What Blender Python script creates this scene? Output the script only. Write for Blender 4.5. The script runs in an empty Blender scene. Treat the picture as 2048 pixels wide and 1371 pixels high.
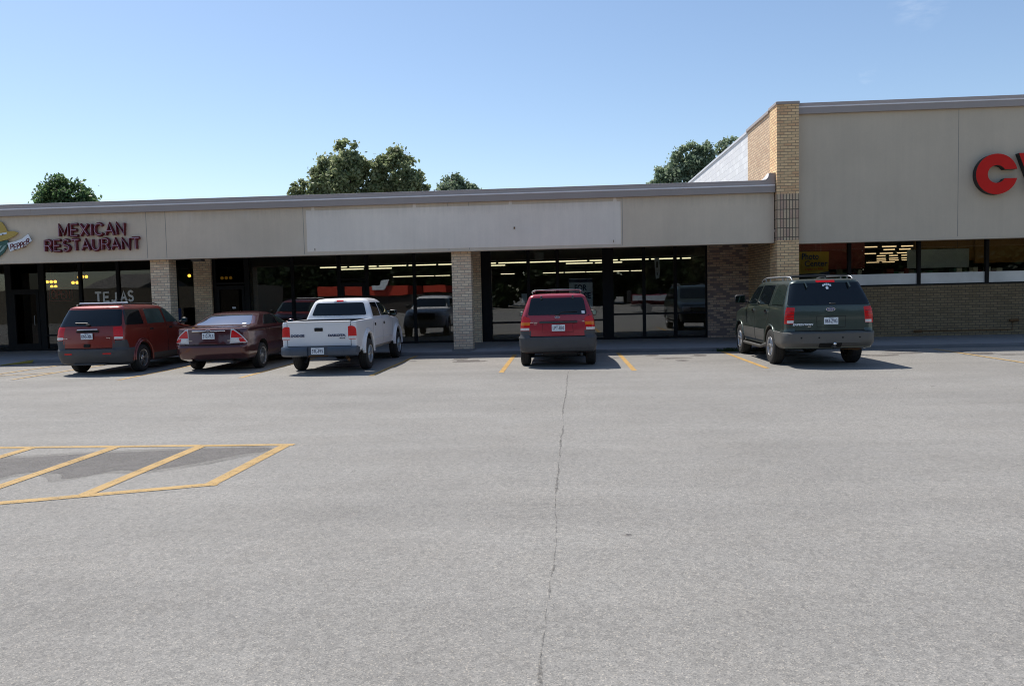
import bpy, bmesh, math, random
from mathutils import Vector, Matrix
from mathutils.bvhtree import BVHTree
R = math.radians
PI = math.pi
sc = bpy.context.scene
C = sc.collection
random.seed(7)

# ------------------------------------------------------------------ materials
def newmat(name):
    m = bpy.data.materials.new(name); m.use_nodes = True
    nt = m.node_tree; nt.nodes.clear()
    out = nt.nodes.new('ShaderNodeOutputMaterial')
    return m, nt, out

class G:
    """tiny node-graph helper"""
    def __init__(s, nt): s.nt = nt
    def n(s, typ, **kw):
        nd = s.nt.nodes.new('ShaderNode' + typ)
        for k, v in kw.items(): setattr(nd, k, v)
        return nd
    def l(s, a, b): s.nt.links.new(a, b)
    def val(s, sock, v):
        if hasattr(v, 'is_linked') or isinstance(v, bpy.types.NodeSocket): s.l(v, sock)
        else: sock.default_value = v
    def math(s, op, a, b=0.0, clamp=False):
        nd = s.n('Math', operation=op, use_clamp=clamp)
        s.val(nd.inputs[0], a); s.val(nd.inputs[1], b)
        return nd.outputs[0]
    def mix(s, f, a, b, mode='MIX'):
        nd = s.n('MixRGB', blend_type=mode)
        s.val(nd.inputs[0], f); s.val(nd.inputs[1], c4(a)); s.val(nd.inputs[2], c4(b))
        return nd.outputs[0]
    def noise(s, vec, scale, detail=4, rough=.55):
        nd = s.n('TexNoise'); nd.inputs['Scale'].default_value = scale
        nd.inputs['Detail'].default_value = detail; nd.inputs['Roughness'].default_value = rough
        if vec is not None: s.l(vec, nd.inputs['Vector'])
        return nd.outputs[0]
    def ramp(s, f, stops):
        nd = s.n('ValToRGB'); s.l(f, nd.inputs[0])
        e = nd.color_ramp.elements
        while len(e) < len(stops): e.new(.5)
        for el, (p, c) in zip(e, stops): el.position = p; el.color = c4(c)
        return nd.outputs[0]

def c4(c):
    if isinstance(c, bpy.types.NodeSocket): return c
    if isinstance(c, (int, float)): return (c, c, c, 1)
    return (c[0], c[1], c[2], 1) if len(c) == 3 else c

def simple(name, col, rough=.6, metal=0., coat=0., spec=.5, vary=.12, vscale=6., ior=1.5, bump=0., bscale=60.):
    m, nt, out = newmat(name); g = G(nt)
    b = g.n('BsdfPrincipled'); g.l(b.outputs[0], out.inputs[0])
    tc = g.n('TexCoord').outputs['Object']
    if vary:
        nz = g.noise(tc, vscale, 5, .6)
        k = g.math('MULTIPLY_ADD', nz, vary * 2); k.node.inputs[2].default_value = 1 - vary
        cb = g.n('VectorMath', operation='SCALE'); cb.inputs[0].default_value = col[:3]
        g.l(k, cb.inputs['Scale']); g.l(cb.outputs[0], b.inputs['Base Color'])
    else: b.inputs['Base Color'].default_value = c4(col)
    b.inputs['Roughness'].default_value = rough; b.inputs['Metallic'].default_value = metal
    b.inputs['IOR'].default_value = ior
    b.inputs['Specular IOR Level'].default_value = spec
    if coat: b.inputs['Coat Weight'].default_value = coat; b.inputs['Coat Roughness'].default_value = .04
    if bump:
        bn = g.n('Bump'); bn.inputs['Strength'].default_value = bump; bn.inputs['Distance'].default_value = .01
        g.l(g.noise(tc, bscale, 3), bn.inputs['Height']); g.l(bn.outputs[0], b.inputs['Normal'])
    return m

def emit(name, col, strength):
    m, nt, out = newmat(name); g = G(nt)
    e = g.n('Emission'); e.inputs[0].default_value = c4(col); e.inputs[1].default_value = strength
    g.l(e.outputs[0], out.inputs[0]); return m

def pos(g): return g.n('NewGeometry').outputs['Position']

def m_asphalt():
    m, nt, out = newmat('asphalt'); g = G(nt)
    b = g.n('BsdfPrincipled'); g.l(b.outputs[0], out.inputs[0]); p = pos(g)
    v = g.n('TexVoronoi'); v.inputs['Scale'].default_value = 165; g.l(p, v.inputs['Vector'])
    sep = g.n('SeparateColor'); g.l(v.outputs['Color'], sep.inputs[0])
    stones = g.ramp(sep.outputs[0], [(0, (.135, .135, .136)), (.25, (.19, .188, .185)), (.7, (.222, .218, .213)), (.93, (.265, .258, .25)), (1, (.36, .335, .30))])
    v2 = g.n('TexVoronoi'); v2.inputs['Scale'].default_value = 38; g.l(p, v2.inputs['Vector'])
    s2 = g.n('SeparateColor'); g.l(v2.outputs['Color'], s2.inputs[0])
    mid = g.ramp(s2.outputs[1], [(0, .86), (.5, 1.0), (1, 1.1)])
    far = g.noise(p, .35, 5, .6)
    st = g.n('Mapping'); g.l(p, st.inputs[0]); st.inputs['Scale'].default_value = (.12, .9, 1)
    streak = g.noise(st.outputs[0], 1.6, 5, .65)
    k = g.ramp(far, [(.25, .84), (.45, .98), (.75, 1.1)])
    k2 = g.ramp(streak, [(.25, .9), (.7, 1.07)])
    c = g.mix(1, stones, mid, 'MULTIPLY'); c = g.mix(1, c, k, 'MULTIPLY'); c = g.mix(1, c, k2, 'MULTIPLY')
    ln = g.n('Mapping'); g.l(p, ln.inputs[0]); ln.inputs['Scale'].default_value = (.05, .55, 1); ln.inputs['Rotation'].default_value = (0, 0, .06)
    c = g.mix(1, c, g.ramp(g.noise(ln.outputs[0], 1.3, 4, .6), [(.3, .965), (.65, 1.03)]), 'MULTIPLY')
    tn = g.noise(p, .9, 6, .7); c = g.mix(1, c, g.ramp(tn, [(.3, (.97, .96, .945)), (.62, (1.03, 1.03, 1.03))]), 'MULTIPLY')
    # even warm tint over the whole surface
    c = g.mix(1, c, (1.105, 1.072, 1.0), 'MULTIPLY')
    # faint dark oil spots
    oil = g.noise(p, 1.7, 3, .5); om = g.ramp(oil, [(.70, 0), (.76, 1)])
    c = g.mix(g.math('MULTIPLY', om, .22), c, (.09, .085, .08))
    g.l(c, b.inputs['Base Color']); b.inputs['Roughness'].default_value = .88
    bn = g.n('Bump'); bn.inputs['Strength'].default_value = .28; bn.inputs['Distance'].default_value = .003
    g.l(v.outputs['Distance'], bn.inputs['Height']); g.l(bn.outputs[0], b.inputs['Normal'])
    return m

def m_stain(name, alpha, col=(.075, .07, .068), broken=False):
    """dirty film on the asphalt, patchy towards its rim"""
    m, nt, out = newmat(name); g = G(nt)
    b = g.n('BsdfPrincipled'); p = pos(g)
    v = g.n('TexVoronoi'); v.inputs['Scale'].default_value = 165; g.l(p, v.inputs['Vector'])
    sep = g.n('SeparateColor'); g.l(v.outputs['Color'], sep.inputs[0])
    c = g.mix(sep.outputs[0], (col[0] * .8, col[1] * .8, col[2] * .8), (col[0] * 2.1, col[1] * 2, col[2] * 1.9))
    g.l(c, b.inputs['Base Color']); b.inputs['Roughness'].default_value = .8
    t = g.n('BsdfTransparent'); mx = g.n('MixShader')
    nz = g.noise(p, 26 if broken else 3.5, 6, .7)
    a = g.math('MULTIPLY', g.ramp(nz, [(.40, .0), (.60, 1)] if broken else [(.3, .25), (.55, 1)]), alpha)
    g.l(a, mx.inputs[0]); g.l(t.outputs[0], mx.inputs[1]); g.l(b.outputs[0], mx.inputs[2]); g.l(mx.outputs[0], out.inputs[0])
    return m

def m_line(name, col, wear):
    m, nt, out = newmat(name); g = G(nt)
    b = g.n('BsdfPrincipled'); p = pos(g)
    nz = g.noise(p, 9, 6, .7)
    c = g.mix(nz, [x * .8 for x in col], [min(1, x * 1.15) for x in col])
    v = g.n('TexVoronoi'); v.inputs['Scale'].default_value = 165; g.l(p, v.inputs['Vector'])
    sep = g.n('SeparateColor'); g.l(v.outputs['Color'], sep.inputs[0])
    g.l(c, b.inputs['Base Color']); b.inputs['Roughness'].default_value = .75
    t = g.n('BsdfTransparent'); mx = g.n('MixShader')
    w = g.noise(p, 5, 4, .7)
    s = g.math('ADD', g.math('MULTIPLY', sep.outputs[0], .45), g.math('MULTIPLY', w, .75))
    a = g.ramp(s, [(wear, 0), (wear + .12, 1)])
    ao = g.math('MULTIPLY_ADD', a, .75); ao.node.inputs[2].default_value = .2
    g.l(ao, mx.inputs[0]); g.l(t.outputs[0], mx.inputs[1]); g.l(b.outputs[0], mx.inputs[2]); g.l(mx.outputs[0], out.inputs[0])
    return m

def m_brick(name, c1, c2, mortar, dark=None, bw=.205, rh=.0755, soldier=False, msize=.009, dirt=.15, nv=.5):
    m, nt, out = newmat(name); g = G(nt)
    b = g.n('BsdfPrincipled'); g.l(b.outputs[0], out.inputs[0])
    geo = g.n('NewGeometry'); sp = g.n('SeparateXYZ'); g.l(geo.outputs['Position'], sp.inputs[0])
    sn = g.n('SeparateXYZ'); g.l(geo.outputs['True Normal'], sn.inputs[0])
    side = g.math('GREATER_THAN', g.math('ABSOLUTE', sn.outputs[0]), .7)
    u = g.math('ADD', g.math('MULTIPLY', sp.outputs[0], g.math('SUBTRACT', 1, side)), g.math('MULTIPLY', sp.outputs[1], side))
    cb = g.n('CombineXYZ'); g.l(u, cb.inputs[0]); g.l(sp.outputs[2], cb.inputs[1])
    br = g.n('TexBrick'); g.l(cb.outputs[0], br.inputs['Vector'])
    br.inputs['Scale'].default_value = 1; br.inputs['Brick Width'].default_value = bw
    br.inputs['Row Height'].default_value = rh; br.inputs['Mortar Size'].default_value = msize
    br.inputs['Mortar Smooth'].default_value = .2; br.inputs['Bias'].default_value = 0
    if soldier: br.offset = 0
    br.inputs['Color1'].default_value = (0, 0, 0, 1); br.inputs['Color2'].default_value = (1, 1, 1, 1)
    br.inputs['Mortar'].default_value = (.5, .5, .5, 1)
    stops = [(0, c1), (.55, c2), (1, [x * 1.12 for x in c2])]
    if dark: stops = [(0, dark), (.28, dark), (.34, c1), (1, c2)]
    bc = g.ramp(br.outputs['Color'], stops)
    nz = g.noise(geo.outputs['Position'], 30, 4, .6)
    bc = g.mix(nv, bc, g.ramp(nz, [(.3, .72), (.7, 1.2)]), 'MULTIPLY')
    c = g.mix(br.outputs['Fac'], bc, mortar)
    big = g.noise(geo.outputs['Position'], .8, 4, .6)
    c = g.mix(dirt * 2, c, g.ramp(big, [(.3, .75), (.7, 1.15)]), 'MULTIPLY')
    g.l(c, b.inputs['Base Color']); b.inputs['Roughness'].default_value = .85
    bn = g.n('Bump'); bn.inputs['Strength'].default_value = .6; bn.inputs['Distance'].default_value = .008; bn.invert = True
    g.l(br.outputs['Fac'], bn.inputs['Height']); g.l(bn.outputs[0], b.inputs['Normal'])
    return m

def m_stucco(name, col, streak=.12, dirt=False):
    m, nt, out = newmat(name); g = G(nt)
    b = g.n('BsdfPrincipled'); g.l(b.outputs[0], out.inputs[0]); p = pos(g)
    mp = g.n('Mapping'); g.l(p, mp.inputs[0]); mp.inputs['Scale'].default_value = (3.5, 1, .18)
    st = g.ramp(g.noise(mp.outputs[0], 2.2, 6, .65), [(.3, 1 - streak), (.7, 1 + streak * .5)])
    mo = g.ramp(g.noise(p, .7, 5, .6), [(.3, .93), (.7, 1.05)])
    fi = g.ramp(g.noise(p, 45, 3, .6), [(.3, .975), (.7, 1.02)])
    sp = g.n('SeparateXYZ'); g.l(p, sp.inputs[0])
    if dirt:   # brown run-off below the coping, in drips
        mp2 = g.n('Mapping'); g.l(p, mp2.inputs[0]); mp2.inputs['Scale'].default_value = (7, 1, .5)
        dr = g.noise(mp2.outputs[0], 1.5, 6, .7)
        hgt = g.math('MULTIPLY', g.math('SUBTRACT', sp.outputs[2], 3.72), 1.6)
        d = g.math('MULTIPLY', g.math('SUBTRACT', g.math('ADD', hgt, dr), .82, True), 1.5, True)
        sc_ = g.noise(p, 1.1, 3, .5)
        col = g.mix(g.math('MULTIPLY', d, .45), col, [x * .55 for x in col])
        col = g.mix(g.math('MULTIPLY', g.ramp(sc_, [(.62, 0), (.72, 1)]), .10), col, (.95, .92, .86))
    c = g.mix(1, col, st, 'MULTIPLY'); c = g.mix(1, c, mo, 'MULTIPLY'); c = g.mix(1, c, fi, 'MULTIPLY')
    g.l(c, b.inputs['Base Color']); b.inputs['Roughness'].default_value = .9
    bn = g.n('Bump'); bn.inputs['Strength'].default_value = .07; bn.inputs['Distance'].default_value = .004
    g.l(g.noise(p, 120, 3), bn.inputs['Height']); g.l(bn.outputs[0], b.inputs['Normal'])
    return m

def m_glass(name, tint, refl, wav=.02, rough=0.0, rcol=(1, 1, 1)):
    m, nt, out = newmat(name); g = G(nt)
    t = g.n('BsdfTransparent'); t.inputs[0].default_value = c4(tint)
    gl = g.n('BsdfGlossy'); gl.inputs['Roughness'].default_value = rough; gl.inputs[0].default_value = c4(rcol)
    lw = g.n('Fresnel'); lw.inputs[0].default_value = 1.55
    f = g.math('ADD', g.math('MULTIPLY', lw.outputs[0], 1.0), refl, True)
    bn = g.n('Bump'); bn.inputs['Strength'].default_value = wav; bn.inputs['Distance'].default_value = .1
    g.l(g.noise(pos(g), 1.1, 1, .4), bn.inputs['Height']); g.l(bn.outputs[0], gl.inputs['Normal'])
    mx = g.n('MixShader'); g.l(f, mx.inputs[0]); g.l(t.outputs[0], mx.inputs[1]); g.l(gl.outputs[0], mx.inputs[2])
    g.l(mx.outputs[0], out.inputs[0]); return m

def m_leaf(name, c1, c2):
    m, nt, out = newmat(name); g = G(nt)
    b = g.n('BsdfPrincipled'); tr = g.n('BsdfTranslucent'); mx = g.n('MixShader')
    geo = g.n('NewGeometry')
    c = g.mix(geo.outputs['Random Per Island'], c1, c2)
    c = g.mix(.6, c, g.ramp(g.noise(geo.outputs['Position'], .45, 3), [(.3, .6), (.7, 1.3)]), 'MULTIPLY')
    g.l(c, b.inputs['Base Color']); g.l(c, tr.inputs[0]); b.inputs['Roughness'].default_value = .5
    mx.inputs[0].default_value = .58
    g.l(b.outputs[0], mx.inputs[1]); g.l(tr.outputs[0], mx.inputs[2]); g.l(mx.outputs[0], out.inputs[0])
    return m

def m_paint(name, col, metal=.35, rough=.38, coat=.65):
    m, nt, out = newmat(name); g = G(nt)
    b = g.n('BsdfPrincipled'); g.l(b.outputs[0], out.inputs[0])
    o = g.n('TexCoord').outputs['Object']
    dust = g.noise(o, 2.2, 5, .65)
    sp = g.n('SeparateXYZ'); g.l(o, sp.inputs[0])
    low = g.math('MULTIPLY', g.math('SUBTRACT', .75, sp.outputs[2], True), .30)     # road dust thrown up on the sills
    f = g.math('ADD', g.math('MULTIPLY', dust, .07), low, True)
    c = g.mix(f, col, (.2, .17, .14))
    g.l(c, b.inputs['Base Color'])
    b.inputs['Metallic'].default_value = metal; b.inputs['Roughness'].default_value = rough
    b.inputs['Coat Weight'].default_value = coat
    cr = g.math('MULTIPLY_ADD', dust, .12); cr.node.inputs[2].default_value = .02
    g.l(cr, b.inputs['Coat Roughness'])
    bn = g.n('Bump'); bn.inputs['Strength'].default_value = .03; bn.inputs['Distance'].default_value = .02
    g.l(g.noise(o, 3, 2), bn.inputs['Height']); g.l(bn.outputs[0], b.inputs['Normal'])
    return m

M = {}
M['asphalt'] = m_asphalt()
M['stain'] = m_stain('damp_stain', .78, (.105, .10, .095))
M['stain_rim'] = m_stain('stain_rim', .30, (.12, .115, .105))
M['stain_soft'] = m_stain('oil_stain', .55, (.1, .09, .085))
M['crack'] = m_stain('crack_fill', .62, (.075, .07, .062), True)
M['yellow'] = m_line('yellow_paint', (.52, .31, .09), .38)
M['yellow_isle'] = m_line('pale_yellow_paint', (.47, .30, .105), .36)
M['yellow_old'] = m_line('worn_yellow_paint', (.50, .33, .13), .40)
M['blue_line'] = m_line('blue_paint', (.10, .20, .42), .30)
M['kerb_yellow'] = m_line('kerb_yellow_paint', (.32, .27, .04), .3)
M['concrete'] = simple('concrete', (.27, .265, .26), .9, vary=.2, vscale=1.3, bump=.3)
M['kerb'] = simple('kerb_concrete', (.15, .148, .145), .9, vary=.3, vscale=2, bump=.4)
M['fascia'] = m_stucco('beige_stucco', (.72, .60, .455), .035, True)
M['fascia_r'] = m_stucco('grey_beige_stucco', (.615, .52, .395), .035)
M['ghost'] = m_stucco('pale_repaint', (.90, .80, .68), .04, True)
M['coping'] = simple('brown_grey_metal', (.37, .315, .285), .45, vary=.08, vscale=1.2)
M['coping_edge'] = simple('pale_metal', (.85, .80, .78), .4)
M['joint'] = simple('joint_dark', (.27, .25, .225), .9)
M['brick'] = m_brick('buff_brick', (.76, .54, .36), (.84, .67, .46), (.46, .37, .28), nv=.35, dirt=.08)
M['brick_mix'] = m_brick('mottled_brick', (.52, .36, .27), (.66, .52, .40), (.26, .22, .19), dark=(.27, .21, .20))
M['brick_tan'] = m_brick('tan_brick', (.52, .35, .20), (.60, .43, .25), (.20, .16, .12))
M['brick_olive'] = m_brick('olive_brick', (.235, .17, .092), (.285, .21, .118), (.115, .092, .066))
M['soldier'] = m_brick('soldier_brick', (.60, .42, .28), (.66, .52, .34), (.12, .10, .075), dark=(.54, .36, .26), bw=.0825, rh=.2496, soldier=True, msize=.011)
M['brick_pier'] = m_brick('pier_brick', (.74, .44, .23), (.84, .58, .31), (.34, .24, .15), nv=.3, dirt=.07)
M['brick_sun'] = m_brick('sunlit_side_brick', (.55, .37, .235), (.62, .45, .29), (.30, .22, .17))  # lighter copy of the tan brick, sunlight put into the colour
M['block_white'] = m_brick('white_painted_block', (.66, .66, .67), (.67, .67, .67), (.58, .58, .585), bw=.4, rh=.2, nv=.08, dirt=.04, msize=.012)
M['frame'] = simple('black_frame', (.010, .010, .011), .6, spec=.2)
M['frame_grey'] = simple('grey_box', (.14, .14, .14), .5)
M['glass'] = m_glass('shop_glass', (.84, .87, .86), .045, .012)
M['glass_dark'] = m_glass('tinted_shop_glass', (.72, .74, .73), -.012, .012)
M['glass_black'] = m_glass('black_shop_glass', (.12, .12, .12), -.035, .012)
M['frost'] = simple('frosted_film', (.62, .64, .65), .38, metal=.5, vary=.35, vscale=1.3)
M['roof'] = simple('roof_felt', (.3, .3, .3), .9)
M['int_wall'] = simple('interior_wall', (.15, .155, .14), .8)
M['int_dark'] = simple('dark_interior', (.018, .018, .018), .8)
M['int_floor'] = simple('interior_floor', (.13, .125, .115), .5)
M['int_ceil'] = simple('interior_ceiling', (.26, .26, .245), .9)
M['tube'] = emit('fluorescent_tube', (1, .86, .54), 1.35)
M['tube_o'] = emit('warm_tube', (1, .68, .36), 1.1)
M['tube_added'] = emit('added_lamp_tube', (1, .88, .66), 9)  # glow of the unseen lamps added at the store front
M['bulb'] = emit('amber_bulb', (1, .50, .06), 3.0)
M['maroon'] = simple('maroon_metal', (.14, .010, .018), .5)
M['neon'] = simple('unlit_neon_tube', (.60, .42, .50), .3)
M['red'] = simple('red_sign_face', (.62, .016, .010), .5, vary=.05, spec=.2)
M['black'] = simple('black_plastic', (.015, .015, .016), .5)
M['white'] = simple('white_paper', (.86, .89, .92), .6, vary=.05)
M['white_paint'] = simple('white_window_paint', (.85, .88, .88), .6)
M['navy'] = simple('navy_ink', (.02, .03, .09), .5)
M['yellow_sign'] = simple('yellow_sign', (.55, .36, .03), .6)
M['red_wall'] = simple('red_interior_panel', (.13, .016, .008), .7)
M['orange_wall'] = simple('ochre_interior_panel', (.20, .095, .010), .7)
M['board'] = simple('grey_green_board', (.50, .54, .50), .5)
M['hat'] = simple('straw_yellow_paint', (.52, .36, .08), .6)
M['green_p'] = simple('dark_green_paint', (.03, .11, .085), .45)
M['green_l'] = simple('pale_green_paint', (.30, .42, .38), .45)
M['rust'] = simple('rusty_metal', (.16, .08, .03), .8)
M['bark'] = simple('bark', (.10, .075, .055), .9, bump=.6, bscale=20)
M['leaf'] = m_leaf('broad_leaves', (.15, .205, .09), (.38, .41, .23))
M['leaf2'] = m_leaf('glossy_leaves', (.15, .225, .13), (.36, .42, .29))
M['leaf3'] = m_leaf('pine_needles', (.06, .135, .05), (.15, .22, .09))
M['weed'] = m_leaf('weeds', (.03, .07, .02), (.07, .11, .04))
# vehicles
M['p_orange'] = m_paint('orange_red_paint', (.23, .022, .012), .42, .38)
M['p_maroon'] = m_paint('maroon_paint', (.070, .007, .013), .50, .28, 1.)
M['p_white'] = m_paint('white_paint', (.80, .80, .80), 0, .4)
M['p_red'] = m_paint('bright_red_paint', (.36, .016, .034), .30, .36)
M['p_green'] = m_paint('dark_green_car_paint', (.048, .068, .058), .50, .34)
M['clad'] = simple('grey_cladding', (.060, .062, .066), .6, vary=.2, vscale=3)
M['clad_blue'] = simple('slate_bumper_paint', (.055, .075, .105), .4, vary=.25, vscale=4)
M['clad_tan'] = simple('taupe_cladding', (.10, .098, .090), .5, vary=.15, vscale=3)
M['cglass'] = simple('dark_car_glass', (.006, .009, .011), .03, spec=.5, vary=0, ior=1.5)
M['cglass2'] = simple('smoked_car_glass', (.022, .032, .028), .03, spec=.6, vary=0, ior=1.6)
M['seam'] = simple('panel_gap', (.004, .004, .004), .8, vary=0)
M['tyre'] = simple('tyre_rubber', (.022, .021, .02), .85, vary=.3, vscale=5)
M['rim'] = simple('alloy', (.50, .50, .50), .30, metal=.85, vary=.15)
M['rim_dark'] = simple('shaded_alloy', (.03, .03, .03), .6)
M['chrome'] = simple('chrome', (.80, .80, .80), .12, metal=1., vary=0)
M['silver'] = simple('silver_rail', (.30, .31, .32), .4, metal=.5)
M['lens_red'] = simple('red_lens', (.62, .012, .014), .15, spec=.4, vary=.25, vscale=30)
M['lens_amber'] = simple('amber_lens', (.75, .20, .02), .15, spec=.4)
M['lens_white'] = simple('clear_lens', (.72, .70, .68), .15, vary=.3, vscale=40)
M['under'] = simple('underbody', (.02, .019, .018), .9)
M['plate'] = simple('plate_white', (.74, .80, .84), .4, vary=.15, vscale=12)
M['ink'] = simple('plate_ink', (.03, .04, .10), .5)
M['oval'] = simple('blue_oval', (.02, .05, .20), .3, coat=.5)

# ------------------------------------------------------------------ object helpers
def tag(o, label=None, cat=None, group=None, kind=None):
    if label: o['label'] = label
    if cat: o['category'] = cat
    if group: o['group'] = group
    if kind: o['kind'] = kind
    return o
def empty(name, loc=(0, 0, 0), label=None, cat=None, group=None):
    o = bpy.data.objects.new(name, None); C.objects.link(o); o.location = loc
    o.empty_display_size = .2
    return tag(o, label, cat, group)

class MB:
    def __init__(s): s.v = []; s.f = []; s.m = []
    def add(s, vs, fs, mi=0):
        b = len(s.v); s.v += [tuple(p) for p in vs]
        for f in fs: s.f.append([b + i for i in f]); s.m.append(mi)
        return s
    def box(s, x0, x1, y0, y1, z0, z1, mi=0):
        vs = [(x, y, z) for z in (z0, z1) for y in (y0, y1) for x in (x0, x1)]
        return s.add(vs, [(0, 2, 3, 1), (4, 5, 7, 6), (0, 1, 5, 4), (2, 6, 7, 3), (0, 4, 6, 2), (1, 3, 7, 5)], mi)
    def rbox(s, x0, x1, y0, y1, z0, z1, r=.01, mi=0):
        """box with chamfered upright edges and top/bottom"""
        r = min(r, (x1 - x0) / 2.01, (y1 - y0) / 2.01, (z1 - z0) / 2.01)
        def ring(d, z): return [(x0 + d + r, y0 + d, z), (x1 - d - r, y0 + d, z), (x1 - d, y0 + d + r, z), (x1 - d, y1 - d - r, z),
                                (x1 - d - r, y1 - d, z), (x0 + d + r, y1 - d, z), (x0 + d, y1 - d - r, z), (x0 + d, y0 + d + r, z)]
        e = r * .9
        vs = ring(min(e, (x1 - x0 - 2 * r) / 2), z0) + ring(0, z0 + r) + ring(0, z1 - r) + ring(min(e, (x1 - x0 - 2 * r) / 2), z1)
        fs = [tuple(range(7, -1, -1)), tuple(range(24, 32))]
        for k in range(3):
            for i in range(8): j = (i + 1) % 8; fs.append((k * 8 + i, k * 8 + j, k * 8 + 8 + j, k * 8 + 8 + i))
        return s.add(vs, fs, mi)
    def tube(s, path, r, seg=8, mi=0, flat=1., closed=False):
        P = [Vector(p) for p in path]; n = len(P); vs = []; fs = []
        for i, p in enumerate(P):
            a = P[i - 1] if (i or closed) else P[i]; b = P[(i + 1) % n] if (i < n - 1 or closed) else P[i]
            t = (b - a).normalized() if (b - a).length > 1e-9 else Vector((0, 0, 1))
            up = Vector((0, 1, 0)) if abs(t.y) < .9 else Vector((1, 0, 0))
            u = t.cross(up).normalized(); w = u.cross(t)
            rr = r[i] if isinstance(r, (list, tuple)) else r
            for k in range(seg):
                an = 2 * PI * k / seg
                vs.append(p + u * math.cos(an) * rr + w * math.sin(an) * rr * flat)
        m = n if closed else n - 1
        for i in range(m):
            j = (i + 1) % n
            for k in range(seg):
                l = (k + 1) % seg; fs.append((i * seg + k, i * seg + l, j * seg + l, j * seg + k))
        if not closed: fs.append(tuple(range(seg - 1, -1, -1))); fs.append(tuple((n - 1) * seg + k for k in range(seg)))
        return s.add(vs, fs, mi)
    def prism(s, poly, y0, y1, mi=0, mi_side=None):
        """polygon in (x,z), extruded along y"""
        n = len(poly); vs = [(x, y0, z) for x, z in poly] + [(x, y1, z) for x, z in poly]
        s.add(vs, [tuple(range(n)), tuple(range(2 * n - 1, n - 1, -1))], mi)
        b = [(i, i + n, (i + 1) % n + n, (i + 1) % n) for i in range(n)]
        return s.add(vs, b, mi if mi_side is None else mi_side)
    def prismx(s, poly, x0, x1, mi=0):
        """polygon in (y,z), extruded along x"""
        n = len(poly); vs = [(x0, y, z) for y, z in poly] + [(x1, y, z) for y, z in poly]
        return s.add(vs, [tuple(range(n - 1, -1, -1)), tuple(range(n, 2 * n))] + [(i, (i + 1) % n, (i + 1) % n + n, i + n) for i in range(n)], mi)
    def prismz(s, poly, z0, z1, mi=0):
        n = len(poly); vs = [(x, y, z0) for x, y in poly] + [(x, y, z1) for x, y in poly]
        return s.add(vs, [tuple(range(n - 1, -1, -1)), tuple(range(n, 2 * n))] + [(i, (i + 1) % n, (i + 1) % n + n, i + n) for i in range(n)], mi)
    def lathe_x(s, prof, cx, cy, cz, seg=36, mi=0, sgn=1):
        """profile of (x offset, radius) spun about an x axis"""
        n = len(prof); vs = []; fs = []
        for k in range(seg):
            a = 2 * PI * k / seg
            for (dx, r) in prof: vs.append((cx + sgn * dx, cy + math.cos(a) * r, cz + math.sin(a) * r))
        for k in range(seg):
            l = (k + 1) % seg
            for i in range(n - 1):
                q = (k * n + i, k * n + i + 1, l * n + i + 1, l * n + i)
                fs.append(q if sgn > 0 else q[::-1])
        return s.add(vs, fs, mi)
    def build(s, name, mats, parent=None, smooth=None, recalc=True):
        me = bpy.data.meshes.new(name); me.from_pydata(s.v, [], s.f)
        if not isinstance(mats, (list, tuple)): mats = [mats]
        for m in mats: me.materials.append(M[m] if isinstance(m, str) else m)
        for p, i in zip(me.polygons, s.m): p.material_index = i
        if recalc:
            bm = bmesh.new(); bm.from_mesh(me); bmesh.ops.recalc_face_normals(bm, faces=bm.faces); bm.to_mesh(me); bm.free()
        if smooth:
            me.shade_smooth(); me.set_sharp_from_angle(angle=R(smooth))
        me.update()
        o = bpy.data.objects.new(name, me); C.objects.link(o)
        if parent: o.parent = parent
        return o

def text_mb(mb, txt, x0, x1, z0, z1, y, depth=.004, mi=0, bold=0., shear=0., wid=None):
    """writing that faces -Y and fills the box x0..x1, z0..z1"""
    cu = bpy.data.curves.new('t', 'FONT'); cu.body = txt; cu.size = 1; cu.offset = bold; cu.extrude = .01; cu.resolution_u = 3; cu.shear = shear
    ob = bpy.data.objects.new('t', cu); C.objects.link(ob)
    dg = bpy.context.evaluated_depsgraph_get(); me = bpy.data.meshes.new_from_object(ob.evaluated_get(dg))
    bpy.data.objects.remove(ob); bpy.data.curves.remove(cu)
    xs = [v.co.x for v in me.vertices]; ys = [v.co.y for v in me.vertices]; zs = [v.co.z for v in me.vertices]
    ax, bx, ay, by, az, bz = min(xs), max(xs), min(ys), max(ys), min(zs), max(zs)
    vs = [(x0 + (v.co.x - ax) / (bx - ax) * (x1 - x0), y - (v.co.z - az) / (bz - az) * depth, z0 + (v.co.y - ay) / (by - ay) * (z1 - z0)) for v in me.vertices]
    mb.add(vs, [list(p.vertices) for p in me.polygons], mi)
    bpy.data.meshes.remove(me)

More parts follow.
